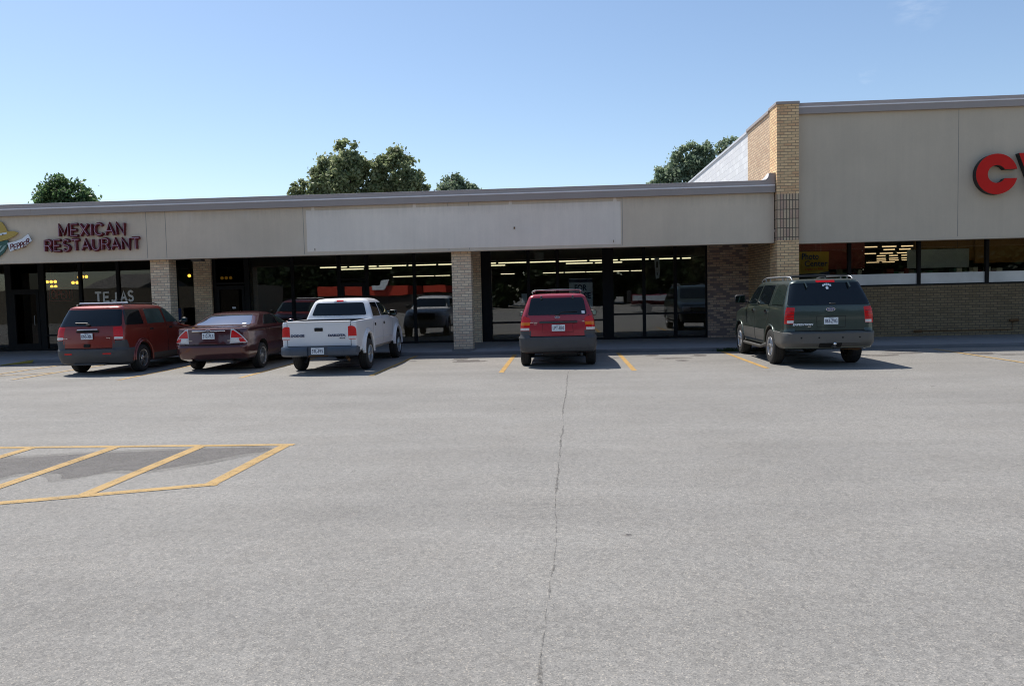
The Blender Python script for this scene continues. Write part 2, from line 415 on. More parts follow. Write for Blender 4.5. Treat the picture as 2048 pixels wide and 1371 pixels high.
def arc(cx, cz, rx, rz, a0, a1, n=8):
    return [(cx + rx * math.cos(R(a0 + (a1 - a0) * i / n)), cz + rz * math.sin(R(a0 + (a1 - a0) * i / n))) for i in range(n + 1)]
ST = {  # single-stroke letters, box 0..w x 0..1
 'M': (.85, [[(0, 0), (0, 1), (.42, .15), (.85, 1), (.85, 0)]]), 'E': (.6, [[(.6, 1), (0, 1), (0, 0), (.6, 0)], [(0, .5), (.52, .5)]]),
 'X': (.7, [[(0, 0), (.7, 1)], [(0, 1), (.7, 0)]]), 'I': (.1, [[(.05, 0), (.05, 1)]]),
 'C': (.75, [arc(.42, .5, .4, .5, 40, 320, 12)]), 'A': (.75, [[(0, 0), (.37, 1), (.75, 0)], [(.14, .35), (.61, .35)]]),
 'N': (.7, [[(0, 0), (0, 1), (.7, 0), (.7, 1)]]), 'R': (.65, [[(0, 0), (0, 1), (.35, 1)] + arc(.35, .75, .27, .25, 90, -90, 6) + [(0, .5)], [(.35, .5), (.65, 0)]]),
 'S': (.62, [arc(.31, .75, .29, .25, 20, 270, 8) + arc(.31, .25, .29, .25, 90, -160, 8)]), 'T': (.7, [[(0, 1), (.7, 1)], [(.35, 1), (.35, 0)]]),
 'U': (.7, [[(0, 1), (0, .35)] + arc(.35, .35, .35, .35, 180, 360, 8) + [(.7, 1)]]), 'P': (.62, [[(0, 0), (0, 1), (.35, 1)] + arc(.35, .73, .26, .27, 90, -90, 6) + [(0, .46)]]),
 'O': (.8, [arc(.4, .5, .4, .5, 90, 450, 16)]), 'J': (.5, [[(.5, 1), (.5, .25)] + arc(.25, .25, .25, .25, 0, -160, 6)])}
def strokes(txt, x0, x1, z0, z1, gap=.22):
    ws = [ST[c][0] for c in txt]; tot = sum(ws) + gap * (len(txt) - 1); k = (x1 - x0) / tot; x = 0; out = []
    for c, w in zip(txt, ws):
        out.append([[(x0 + (x + p[0]) * k, z0 + p[1] * (z1 - z0)) for p in st] for st in ST[c][1]]); x += w + gap
    return out

# ------------------------------------------------------------------ camera, light, sky
def cam():
    pi_, ro, ya = R(-3.548), R(-1.357), R(3.678)
    def d(x, y, w):
        c, s = math.cos(ro), math.sin(ro)
        X = c * x + s * y; U = -(-s * x + c * y)
        Y = math.cos(pi_) * w - U * math.sin(pi_); Z = math.sin(pi_) * w + U * math.cos(pi_)
        a, b = math.cos(ya), math.sin(ya)
        return Vector((a * X - b * Y, b * X + a * Y, Z))
    r, dn, f = d(1, 0, 0), d(0, 1, 0), d(0, 0, 1)
    mt = Matrix(((r.x, -dn.x, -f.x, 0), (r.y, -dn.y, -f.y, 0), (r.z, -dn.z, -f.z, 1.65), (0, 0, 0, 1)))
    cd = bpy.data.cameras.new('camera'); o = bpy.data.objects.new('camera', cd); C.objects.link(o)
    o.matrix_world = mt; cd.sensor_width = 36; cd.lens = 36 * 1600 / 2048; cd.clip_end = 3000; cd.clip_start = .05
    sc.camera = o
cam()
SUN = Vector((-.46, .42, 1)).normalized()
el = math.asin(SUN.z)
ld = bpy.data.lights.new('sun', 'SUN'); ld.energy = 4.2; ld.angle = R(.53); ld.color = (1, .95, .88)
lo = bpy.data.objects.new('sun', ld); C.objects.link(lo); lo.rotation_euler = (-SUN).to_track_quat('-Z', 'Y').to_euler()
w = bpy.data.worlds.new('World'); sc.world = w; w.use_nodes = True
nt = w.node_tree; bg = nt.nodes['Background']
sky = nt.nodes.new('ShaderNodeTexSky'); sky.sky_type = 'NISHITA'; sky.sun_disc = False
sky.sun_elevation = el; sky.sun_rotation = math.atan2(SUN.x, SUN.y)
sky.air_density = 1.0; sky.dust_density = .55; sky.ozone_density = 2.0; sky.altitude = 100
g = G(nt)
def wisp(px, py, tight):
    x, y = (px - 1024) / 1600, -(py - 685.5) / 1600
    d0 = (sc.camera.matrix_world.to_3x3() @ Vector((x, y, -1))).normalized()
    gen = nt.nodes.new('ShaderNodeTexCoord').outputs['Generated']
    dt = g.n('VectorMath', operation='DOT_PRODUCT'); g.l(gen, dt.inputs[0]); dt.inputs[1].default_value = d0
    m_ = g.math('MULTIPLY', g.math('SUBTRACT', dt.outputs['Value'], 1 - tight, True), 1 / tight)
    mp = g.n('Mapping'); g.l(gen, mp.inputs[0]); mp.inputs['Scale'].default_value = (18, 18, 60)
    return g.math('MULTIPLY', g.math('MULTIPLY', m_, g.ramp(g.noise(mp.outputs[0], 2.2, 5, .6), [(.42, 0), (.7, 1)])), .12)
bpy.context.view_layer.update()
cl = g.math('ADD', wisp(1838, 4, .0005), wisp(1736, 151, .00006), True)
nt.links.new(g.mix(cl, sky.outputs[0], (8, 8.4, 8.8)), bg.inputs[0]); bg.inputs[1].default_value = .118
sc.view_settings.view_transform = 'Standard'; sc.view_settings.look = 'None'
sc.view_settings.exposure = 0.34; sc.view_settings.gamma = 1
sc.cycles.max_bounces = 8; sc.cycles.transparent_max_bounces = 12; sc.cycles.sample_clamp_indirect = 6
sc.cycles.caustics_reflective = False; sc.cycles.caustics_refractive = False
sc.cycles.use_denoising = True; sc.cycles.filter_width = 1.05

def wpart(mb, name, mats, root, smooth=None):
    """mesh given in world coordinates, hung under a thing"""
    o = mb.build(name, mats, root, smooth)
    if root is not None and root.type == 'EMPTY': o.location = -root.location
    return o
def wthing(mb, name, mats, label, cat, group=None, smooth=None):
    """one-mesh thing from world coordinates: origin moved to its base"""
    o = mb.build(name, mats, None, smooth)
    vs = [v.co for v in o.data.vertices]
    c = Vector(((min(v.x for v in vs) + max(v.x for v in vs)) / 2, (min(v.y for v in vs) + max(v.y for v in vs)) / 2, min(v.z for v in vs)))
    o.data.transform(Matrix.Translation(-c)); o.location = c
    return tag(o, label, cat, group)
def struct(mb, name, mats, kind='structure', smooth=None):
    return tag(mb.build(name, mats, None, smooth), kind=kind)

# ------------------------------------------------------------------ ground
mb = MB()
E0 = 400
mb.add([(-E0, -E0, 0), (E0, -E0, 0), (E0, E0, 0), (-E0, E0, 0)], [(0, 1, 2, 3)])
struct(mb, 'parking_lot', 'asphalt')
KERB = [(-60, 21.75), (-15.3, 21.7), (-4, 21.65), (1, 21.45), (4.5, 21.25), (8.5, 21.0), (12, 20.95), (60, 20.8)]
SW = .085
def kerb_y(x):
    for (a, b), (c, d) in zip(KERB, KERB[1:]):
        if a <= x <= c: return b + (d - b) * (x - a) / (c - a)
mb = MB(); pts = [p for p in KERB]
xs = sorted(set([p[0] for p in KERB] + [-40 + i * 1.5 for i in range(55)]))
vs = []; fs = []
for x in xs:
    y = kerb_y(x); vs += [(x, y + .15, SW), (x, 26.3, SW)]
for i in range(len(xs) - 1): b = i * 2; fs.append((b, b + 2, b + 3, b + 1))
mb.add(vs, fs); struct(mb, 'sidewalk', 'concrete')
# kerb with a ramp gap at the far left
for nm, xa, xb, mt in (('kerb', -15.0, 60, 'kerb'), ('kerb', -60, -17.6, 'kerb')):
    mb = MB(); X = [xa] + [x for x in xs if xa < x < xb] + [xb]; rnd = random.Random(3)
    vs = []; fs = []
    for x in X:
        y = kerb_y(x) + rnd.uniform(-.012, .012); dz = rnd.uniform(-.006, .006)
        vs += [(x, y, 0), (x, y + .01, SW - .02 + dz), (x, y + .03, SW + .003), (x, y + .16, SW + .004)]
    for i in range(len(X) - 1):
        b = i * 4
        for k in range(3): fs.append((b + k, b + k + 1, b + k + 5, b + k + 4))
    mb.add(vs, fs); struct(mb, nm, mt, smooth=50)
mb = MB()  # ramp apron and its painted flare
mb.add([(-17.6, 20.55, .008), (-15.6, 20.55, .008), (-15.6, 21.9, SW), (-17.6, 21.9, SW)], [(0, 1, 2, 3)])
mb.add([(-15.6, 20.55, .008), (-15.0, 21.68, .008), (-15.0, 21.9, SW), (-15.6, 21.9, SW)], [(0, 1, 2, 3)])
struct(mb, 'kerb_ramp', 'concrete')
mb = MB(); mb.add([(-15.42, 20.8, .016), (-15.0, 21.62, .012), (-15.02, 21.86, SW + .006), (-15.28, 21.7, .062)], [(0, 1, 2, 3)])
struct(mb, 'painted_flare', 'kerb_yellow')
# expansion joints in the walk
mb = MB()
for x in [-19.8 + 1.52 * i for i in range(26)]:
    mb.box(x - .006, x + .006, kerb_y(x) + .02, 26.05, SW - .004, SW + .003)
struct(mb, 'sidewalk_joints', 'joint')

def strip_poly(mb, a, b, wd, z):
    a = Vector(a); b = Vector(b); d = (b - a).normalized(); n = Vector((-d.y, d.x)) * wd / 2
    mb.add([(a.x + n.x, a.y + n.y, z), (a.x - n.x, a.y - n.y, z), (b.x - n.x, b.y - n.y, z), (b.x + n.x, b.y + n.y, z)], [(0, 1, 2, 3)])
mb = MB()
for x, y0 in ((-9.5, 16.45), (-6.84, 16.45), (-4.02, 16.4), (-1.31, 16.6), (1.45, 16.55), (4.14, 16.55)):
    strip_poly(mb, (x, y0), (x, kerb_y(x) - .06), .105, .0042)
struct(mb, 'bay_lines', 'yellow')
mb = MB()
for x, y0 in ((9.3, 15.4), (11.9, 16.4), (14.6, 16.4), (-12.2, 16.9), (-13.55, 17.4), (-16.4, 17.0)):
    strip_poly(mb, (x, y0), (x, kerb_y(x) - .3), .10, .008)
for k in range(5): strip_poly(mb, (-13.6, 17.6 + k * .9), (-12.3, 18.5 + k * .9), .09, .0085) if k < 1 else None
struct(mb, 'worn_bay_lines', 'yellow_old')
mb = MB(); mb.add([(-14.9, 17.75, .009), (-13.75, 17.7, .009), (-13.72, 18.55, .009), (-14.9, 18.6, .009)], [(0, 1, 2, 3)])
struct(mb, 'blue_bay_paint', 'blue_line')
# hatched island near the camera
mb = MB(); W_ = .125
strip_poly(mb, (-12, 8.86), (-3.06, 8.78), .10, .0040)
strip_poly(mb, (-3.15, 8.73), (-3.19, 6.86), W_, .0043)
strip_poly(mb, (-3.13, 6.93), (-4.24, 6.50), .115, .0046)
strip_poly(mb, (-4.10, 6.55), (-8.2, 4.98), .115, .0049)
for i, (xa, ya) in enumerate(((-4.15, 6.52), (-5.16, 6.15), (-6.17, 5.75), (-7.18, 5.36), (-8.2, 4.98))):
    strip_poly(mb, (xa, ya), (xa + .02, 8.76), W_, .0052 + i * .0002)
struct(mb, 'island_hatching', 'yellow_isle')
def blob(mb, pts, z):
    """closed smooth outline through pts"""
    n = len(pts); out = []
    for i in range(n):
        p0, p1, p2, p3 = [Vector(pts[(i + k - 1) % n]) for k in range(4)]
        for t in (0, .2, .4, .6, .8):
            out.append(.5 * ((2 * p1) + (p2 - p0) * t + (2 * p0 - 5 * p1 + 4 * p2 - p3) * t * t + (3 * p1 - p0 - 3 * p2 + p3) * t ** 3))
    rr = random.Random(5)
    mb.add([(p.x + rr.uniform(-.01, .01), p.y + rr.uniform(-.01, .01), z) for p in out], [tuple(range(len(out)))])
mb = MB()
blob(mb, [(-7.3, 8.1), (-6.0, 8.2), (-5.25, 8.4), (-4.6, 8.5), (-4.0, 8.62), (-3.45, 8.66), (-3.2, 8.5), (-3.5, 8.22), (-3.75, 7.85), (-4.1, 7.5), (-4.4, 7.55), (-4.55, 7.35),
          (-4.75, 7.2), (-4.95, 7.42), (-5.3, 7.48), (-5.45, 7.2), (-5.55, 6.98), (-6.0, 6.75), (-7.2, 6.8)], .0018)
struct(mb, 'damp_stain', 'stain')
mb = MB()   # its fainter drying rim
blob(mb, [(-7.3, 8.2), (-6.0, 8.34), (-5.25, 8.52), (-4.6, 8.62), (-4.0, 8.70), (-3.4, 8.71), (-3.1, 8.5), (-3.4, 8.1), (-3.65, 7.72), (-4.05, 7.38), (-4.42, 7.4), (-4.6, 7.2),
          (-4.78, 7.05), (-5.0, 7.28), (-5.25, 7.33), (-5.38, 7.1), (-5.5, 6.85), (-6.0, 6.6), (-7.2, 6.65)], .0012)
struct(mb, 'damp_stain_rim', 'stain_rim')
mb = MB()
rr = random.Random(11)
for cx in (-.1, 2.8, -2.6, 5.4, 9.9, -10.8, -8.0, -5.2, 8.0):
    for k in range(4):
        x = cx + rr.uniform(-.6, .6); y = rr.uniform(18.6, 21.0 if cx < 0 else 20.4); a = rr.uniform(.12, .5); b = rr.uniform(.12, .35)
        blob(mb, [(x + a * math.cos(t) * rr.uniform(.6, 1.2), y + b * math.sin(t) * rr.uniform(.6, 1.2)) for t in [q * PI / 4 for q in range(8)]], .0020 + .0003 * k)
for k in range(16):
    x = rr.uniform(-7, 9); y = rr.uniform(4, 15); a = rr.uniform(.012, .035)
    blob(mb, [(x + a * math.cos(t) * rr.uniform(.5, 1.3), y + a * .7 * math.sin(t) * rr.uniform(.5, 1.3)) for t in [q * PI / 3 for q in range(6)]], .0022)
struct(mb, 'oil_stains', 'stain_soft')
# the long crack and two finer ones
mb = MB(); rr = random.Random(4)
def crack(p, wd, z):
    n = 0; L = []
    for (a, b) in zip(p, p[1:]):
        m = max(2, int((Vector(b) - Vector(a)).length / .028))
        for i in range(m): t = i / m; L.append((a[0] + (b[0] - a[0]) * t, a[1] + (b[1] - a[1]) * t))
    L.append(p[-1]); vs = []; off = 0; wk = .7
    d = (Vector(p[-1]) - Vector(p[0])).normalized(); nn = Vector((-d.y, d.x))
    for (x, y) in L:
        off = off * .93 + rr.uniform(-.004, .004); wk = min(1.5, max(.12, wk + rr.uniform(-.32, .32))); h = wd * wk * rr.uniform(.6, 1.1)
        vs += [(x + nn.x * (off - h), y + nn.y * (off - h), z), (x + nn.x * (off + h), y + nn.y * (off + h), z)]
    mb.add(vs, [(2 * i, 2 * i + 1, 2 * i + 3, 2 * i + 2) for i in range(len(L) - 1)])
crack([(.12, 17.2), (.07, 15.9), (-.03, 9.9), (-.06, 7.9), (-.09, 6.4), (-.08, 5.0), (-.12, 4.0), (-.14, 3.2), (-.2, 1)], .009, .0045)
crack([(-12, 11.9), (-6, 10.9), (-2.5, 11.4), (0, 11.1)], .004, .0043)
crack([(-3.1, 8.3), (-3.5, 8.0), (-3.62, 7.75)], .008, .0068)
crack([(4.5, 14), (6.5, 9.5), (7, 6)], .0025, .0043)
struct(mb, 'asphalt_cracks', 'crack')

# ------------------------------------------------------------------ low shop row
YF, YW = 22.5, 26.1
SH = empty('shop_row', (-7, YF, 0), 'long single-storey beige shop row with brick pillars and a blank pale sign panel', 'shop building')
XL, XR = -34, 5.83
mb = MB(); mb.box(XL, XR, YF, YF + .35, 2.9, 4.28)
FA = wpart(mb, 'fascia', 'fascia', SH)
mb = MB(); mb.box(XL, XR, YF - .02, YF + .37, 2.86, 2.9)
wpart(mb, 'soffit_lip', 'fascia', SH)
mb = MB(); mb.prismx([(YF + .3, 4.56), (YF - .03, 4.56), (YF - .04, 4.43), (YF + .3, 4.43)], XL, XR + .01)
mb.prismx([(YF + .3, 4.425), (YF - .10, 4.425), (YF - .10, 4.225), (YF - .02, 4.22), (YF + .3, 4.23)], XL, XR + .01)
CO = wpart(mb, 'coping', 'coping', SH)
mb = MB(); mb.box(XL, XR, YF - .108, YF - .036, 4.424, 4.434); mb.box(XL, XR, YF - .112, YF - .1015, 4.398, 4.4235)  # pale ledge strip, its bright sky reflection put into the colour
mb.box(XL, XR, YF - .034, YF + .30, 4.56, 4.566)
o = mb.build('coping_edge', 'coping_edge', CO)
for x in [XL + 3.05 * i + .4 for i in range(13)]:   # folds between coping lengths
    mb = MB(); mb.box(x, x + .012, YF - .104, YF - .09, 4.226, 4.42); mb.build('coping_seam', 'coping', CO)
for x in (-30, -26.6, -21.5, -11.92, -11.35, -7.31, -3.16, -2.58, 1.70):
    mb = MB(); mb.box(x - .006, x + .006, YF - .0025, YF + .01, 2.9, 4.225)
    mb.build('panel_joint', 'joint', FA)
# pale repainted rectangle left by an old sign, with bolt tabs
mb = MB()
gp = [(-7.22, 2.965), (1.655, 2.945), (1.655, 4.115)]
for x in (1.50, -1.40, -4.11, -7.02): gp += [(x + .05, 4.12), (x + .035, 4.235), (x - .035, 4.235), (x - .05, 4.12)]
gp += [(-7.22, 4.13)]
mb.prism(gp, YF - .004, YF)
wpart(mb, 'repainted_patch', 'ghost', SH)
for x, r_, za, zb in ((-1.305, .02, 3.44, 3.50), (-7.0, .008, 2.99, 3.06), (1.45, .008, 2.99, 3.06)):
    mb = MB(); mb.box(x - r_, x + r_, YF - .02, YF, za, zb); wpart(mb, 'cable_stub', 'rust', SH)
# roof, back, inner ceiling and floor
mb = MB(); mb.box(XL, 5.86, YF + .35, 62, 3.9, 4.2); wpart(mb, 'roof', 'roof', SH)
mb = MB(); mb.box(XL, 5.86, YF + .02, YW - .03, 3.16, 3.22); wpart(mb, 'canopy_ceiling', 'ghost', SH)
mb = MB(); mb.box(XL, -10.45, YW + .12, 29.4, 3.3, 3.36); mb.box(XL, -13.6, 29.4, 40, 3.3, 3.36); mb.box(-10.35, 5.86, YW + .12, 61.5, 3.42, 3.48); mb.box(-13.5, -10.35, 29.6, 61.5, 3.42, 3.48); wpart(mb, 'inner_ceiling', 'int_ceil', SH)
mb = MB(); mb.box(-10.35, 5.86, YW + .05, 61.5, .085, .10); mb.box(-13.5, -10.35, 29.6, 61.5, .085, .10); wpart(mb, 'inner_floor', 'int_floor', SH)
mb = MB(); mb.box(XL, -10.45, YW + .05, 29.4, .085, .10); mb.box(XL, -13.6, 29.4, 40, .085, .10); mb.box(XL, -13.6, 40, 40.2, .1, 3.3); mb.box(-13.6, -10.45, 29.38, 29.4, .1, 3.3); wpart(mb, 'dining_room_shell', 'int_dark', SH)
mb = MB(); mb.box(-10.45, -10.35, YW + .1, 29.5, .09, 3.9); mb.box(-13.6, -10.35, 29.5, 29.6, .09, 3.9); mb.box(-13.6, -13.5, 29.6, 61.5, .09, 3.9)
wpart(mb, 'inner_wall', 'int_wall', SH); mb = MB(); mb.box(5.78, 5.86, YW + .15, 61.4, .1, 3.9); wpart(mb, 'inner_wall', 'int_wall', SH); mb = MB(); mb.box(-13.6, 5.86, 61.5, 61.8, .1, 3.9)
wpart(mb, 'inner_wall', 'int_wall', SH); mb = MB(); wpart(mb, 'inner_wall', 'int_wall', SH) if mb.v else None; mb = MB(); mb.box(XL - .2, XL, YW, 62, 0, 3.9); wpart(mb, 'end_wall', 'int_wall', SH); mb = MB()
mb.box(-10.35, 5.86, 61.8, 62, .1, 3.9); wpart(mb, 'inner_wall', 'int_wall', SH)
# header above the glass
mb = MB(); mb.box(XL, 5.86, YW, YW + .12, 3.075, 3.9); wpart(mb, 'window_header', 'frame', SH)
# brick pillars in front, piers behind, mottled wall on the right
def brick(nm, bx, mt, root=SH):
    mb = MB(); mb.box(*bx); return wpart(mb, nm, mt, root)
brick('pillar', (-11.98, -11.42, 22.72, 23.16, 0.06, 2.86), 'brick')
brick('pillar', (-3.13, -2.58, 22.72, 23.16, 0.06, 2.86), 'brick')
brick('pillar', (-20.9, -20.34, 22.72, 23.16, 0.06, 2.86), 'brick')
brick('pier', (-12.22, -11.62, 25.95, 26.22, .08, 3.16), 'brick')
brick('pier', (-3.27, -2.63, 25.95, 26.22, .08, 3.16), 'brick')
brick('wall', (4.64, 5.93, 26.0, 26.25, .08, 3.16), 'brick_mix')
mb = MB()  # pad under the middle pillar
mb.prismz([(-3.2, 22.9), (-3.13, 22.25), (-2.98, 21.72), (-2.62, 21.72), (-2.5, 22.2), (-2.48, 22.9)], SW, SW + .012); wpart(mb, 'pillar_pad', 'kerb', SH)
mb = MB(); mb.box(-11.93, -11.60, 25.2, 25.5, 2.93, 3.16); wpart(mb, 'soffit_lamp_box', 'frame_grey', SH)

def bay(root, x0, x1, z0, z1, y, gl='glass', rails=(), fw=.052, door=False, sill=.06):
    mb = MB()
    mb.box(x0, x0 + fw, y - .05, y + .06, z0, z1); mb.box(x1 - fw, x1, y - .05, y + .06, z0, z1)
    mb.box(x0 + fw, x1 - fw, y - .05, y + .06, z0, z0 + sill); mb.box(x0 + fw, x1 - fw, y - .05, y + .06, z1 - .05, z1)
    for r in rails: mb.box(x0 + fw, x1 - fw, y - .045, y + .055, r - .03, r + .03)
    wi = wpart(mb, 'window' if not door else 'shop_door', 'frame', root)
    mb = MB(); mb.box(x0 + fw, x1 - fw, y, y + .008, z0 + sill, z1 - .05)
    pn = mb.build('pane', gl, wi)
    if door:
        mb = MB(); a, b = x0 + fw, x1 - fw
        mb.box(a + .01, a + .10, y - .06, y + .05, z0 + .02, 2.12); mb.box(b - .10, b - .01, y - .06, y + .05, z0 + .02, 2.12)
        mb.box(a + .10, b - .10, y - .06, y + .05, z0 + .02, z0 + .24); mb.box(a + .10, b - .10, y - .06, y + .05, 2.0, 2.12)
        mb.build('leaf', 'frame', wi)
        mb = MB(); mb.tube([(b - .16, y - .06, .95), (b - .16, y - .11, .97), (b - .16, y - .11, 1.27), (b - .16, y - .06, 1.29)], .012)
        mb.build('handle', 'silver', wi, 60)
    return wi
Z0, Z1 = .09, 3.075
e = [-28, -24.5, -20.4]
for a, b in zip(e, e[1:]): bay(SH, a, b, Z0, Z1, YW, 'glass_dark')
e = [-20.4, -18.79]; bay(SH, e[0], e[1], Z0, Z1, YW, 'glass_dark')
bay(SH, -18.79, -17.51, Z0, Z1, YW, 'glass_black', (2.14,), .16, True)
e = [-17.51, -16.21, -14.89, -13.6, -12.9]
for a, b in zip(e, e[1:]): bay(SH, a, b, Z0, Z1, YW, 'glass_dark', (.6,) if b < -14 else ())
bay(SH, -12.9, -12.22, Z0, Z1, YW, 'glass_dark')
bay(SH, -11.62, -10.43, Z0, Z1, YW, 'glass_black', (2.2,), .11, True)
bay(SH, -10.43, -8.91, Z0, Z1, YW); bay(SH, -8.91, -7.36, Z0, Z1, YW)
bay(SH, -7.36, -6.41, Z0, Z1, YW, 'glass', (2.24,), .07, True)
bay(SH, -6.41, -4.84, Z0, Z1, YW); bay(SH, -4.84, -3.27, Z0, Z1, YW)
mb = MB(); mb.box(-2.63, -2.36, YW - .06, YW + .06, Z0, Z1); wpart(mb, 'door_post', 'frame', SH)
bay(SH, -2.36, -1.09, Z0, Z1, YW, 'glass', (.70,)); bay(SH, -1.09, -.15, Z0, Z1, YW, 'glass', (.72,)); bay(SH, -.15, 1.35, Z0, Z1, YW, 'glass', (.72,))
mb = MB(); mb.box(1.35, 1.60, YW - .06, YW + .06, Z0, Z1); wpart(mb, 'door_post', 'frame', SH)
bay(SH, 1.60, 2.63, Z0, Z1, YW, 'glass', (.89,)); bay(SH, 2.63, 3.63, Z0, Z1, YW, 'glass', (.89,)); bay(SH, 3.63, 4.64, Z0, Z1, YW, 'glass', (.89,))

# things in and on the windows of the low row
def sheet(nm, x0, x1, z0, z1, y, mt, lab, cat, group=None, txts=(), th=.006):
    mb = MB(); mb.box(x0, x1, y, y + th, z0, z1)
    mats = [mt]
    for (t, a, b, c, d, m_) in txts:
        if m_ not in mats: mats.append(m_)
        text_mb(mb, t, a, b, c, d, y - .002, .003, mats.index(m_), bold=.02)
    return wthing(mb, nm, mats, lab, cat, group)
yy = YW + .03
mb = MB(); mb.box(.22, .98, yy, yy + .008, 1.10, 2.08)
mb.box(.22, .98, yy - .004, yy, 1.95, 2.05, 1)
text_mb(mb, 'FOR', .40, .80, 1.68, 1.88, yy - .003, .003, 1, bold=.03); text_mb(mb, 'LEASE', .30, .92, 1.42, 1.62, yy - .003, .003, 1, bold=.03)
text_mb(mb, 'by owner', .46, .86, 1.28, 1.36, yy - .003, .003, 2)
wthing(mb, 'lease_sign', ['white', 'navy', 'ink'], 'white FOR LEASE sign in the window behind the bright red car', 'sign')
sheet('notice', -1.33, -1.13, 1.33, 1.63, yy, 'white', 'small white paper taped to the glass left of the bright red car', 'notice')
sheet('card', -.90, -.60, 2.74, 2.98, YW + .7, 'board', 'square beige card hanging high behind the glass above the bright red car', 'card')
mb = MB(); pz = [(2.98, 2.66), (3.13, 2.68), (3.16, 2.3), (3.13, 2.03), (3.02, 2.0), (2.99, 2.35)]
mb.prism(pz, yy, yy + .006); mb.box(3.035, 3.09, yy - .003, yy, 2.36, 2.56, 1); mb.box(3.05, 3.08, yy - .003, yy, 2.12, 2.2, 1)
wthing(mb, 'banner_strip', ['white', 'frame_grey'], 'narrow white paper strip hanging in the right-hand window', 'banner')
mb = MB()
mb.box(-11.0 + .02, -10.86, YW - .057, YW - .05, 1.36, 1.42)
wthing(mb, 'door_sticker', ['white'], 'tiny white sticker on the black door behind the maroon sedan', 'sticker')
# window lettering TEJAS and unlit OPEN sign
TJ = empty('window_lettering', (-15, YW - .01, 1.6), 'hand-painted white TEJAS lettering on the restaurant glass', 'lettering')
for xs_, L in (((-15.72, -14.99), 'TEJ'), ((-14.82, -14.40), 'AS')):
    for st in strokes(L, xs_[0], xs_[1], 1.70, 2.03 if L == 'AS' else 2.0, .28):
        mb = MB()
        for s_ in st: mb.tube([(x, YW - .012, z) for x, z in s_], .036, 6, flat=.25)
        wpart(mb, 'letter', 'white_paint', TJ)
ON = empty('open_sign', (-16.95, YW + .1, 1.75), 'unlit red OPEN neon sign in the restaurant window', 'sign')
mb = MB(); x0, x1, z0, z1 = -17.36, -16.56, 1.76, 2.20
for a, b in (((x0, z0), (x1, z0)), ((x1, z0), (x1, z1)), ((x1, z1), (x0, z1)), ((x0, z1), (x0, z0))):
    mb.tube([(a[0], YW + .045, a[1]), (b[0], YW + .045, b[1])], .014, 6)
wpart(mb, 'frame', simple('dull_red_tube', (.9, .25, .2), .4), ON)
for st in strokes('OPEN', x0 + .08, x1 - .08, z0 + .08, z1 - .08):
    mb = MB()
    for s_ in st: mb.tube([(x, YW + .045, z) for x, z in s_], .022, 6)
    wpart(mb, 'letter', simple('dull_red_tube', (.9, .15, .1), .4), ON)
# dining room lamps
lamps = [(-17.74, 28.5, 2.62, 1, 'behind the TEJAS mullion'), (-18.1, 29.4, 2.66, 2, 'just right of the TEJAS mullion'), (-17.91, 28.5, 2.42, 2, 'left of the TEJAS mullion'),
         (-19.42, 29.4, 2.5, 3, 'upper one left of the OPEN sign'), (-19.92, 30.3, 2.34, 2, 'lower one above the OPEN sign'), (-12.15, 28.4, 2.45, 3, 'above the black door behind the maroon sedan'),
         (-13.62, 28.6, 2.57, 1, 'between the two left brick posts')]
for i, (lx, ly, lz, n, wh) in enumerate(lamps):
    p = Vector((lx, ly, lz))
    L = empty('chandelier', p, 'glowing amber pendant lamp in the dark restaurant, ' + wh, 'lamp', 'amber lamps in the restaurant')
    mb = MB(); mb.tube([(p.x, p.y, p.z + .06), (p.x, p.y, 3.3)], .008, 5); mb.tube([(p.x - .09 * n, p.y, p.z + .07), (p.x + .09 * n, p.y, p.z + .07)], .012, 5)
    wpart(mb, 'stem', 'rust', L)
    for k in range(n):
        bm = bmesh.new(); bmesh.ops.create_uvsphere(bm, u_segments=12, v_segments=8, radius=.058)
        me = bpy.data.meshes.new('bulb'); bm.to_mesh(me); bm.free(); me.materials.append(M['bulb']); me.shade_smooth()
        o = bpy.data.objects.new('bulb', me); C.objects.link(o); o.parent = L; o.location = ((k - (n - 1) / 2) * .16, 0, 0)
# fluorescent strips of the empty shop
def tubes(rows, z, mt, where, grp, r=.024):
    names = ['first', 'second', 'third', 'fourth', 'fifth', 'sixth', 'seventh', 'eighth', 'ninth', 'tenth', 'eleventh', 'twelfth', 'thirteenth', 'fourteenth', 'fifteenth', 'sixteenth']
    for rn, Y, segs in rows:
        for i, (a, b) in enumerate(segs):
            mb = MB(); mb.box(a - .02, b + .02, Y - .06, Y + .06, z + .03, z + .09); h = wthing(mb, 'strip_light', 'int_wall',
                'lit fluorescent strip, %s from the left in the %s row %s' % (names[i], rn, where), 'ceiling light', grp)
            mb = MB(); mb.tube([(a, Y, z), (b, Y, z)], r, 8); t = mb.build('tube', mt, h); t.location = -h.location
def seg(x0, x1, L, g):
    out = []; x = x0
    while x < x1 - .2: out.append((x, min(x + L, x1))); x += L + g
    return out
rA = seg(-11.0, 5.7, 1.25, .11)
rB = [(-11.04, -9.74), (-9.64, -8.34), (-3.83, -2.75), (.2, 1.5), (1.6, 2.9)]
rC = [(-12.0, -10.57), (-10.32, -9.06), (-8.96, -7.92), (-5.57, -5.15), (-4.31, -3.34), (-1.33, -.32), (-.21, .11), (.21, 1.63), (1.71, 3.0), (3.46, 4.67), (4.81, 5.8)]
tubes([('near', 36, rA), ('middle', 39, rB), ('far', 56.5, rC)], 3.02, 'tube', 'of the empty shop', 'strip lights in the empty shop')

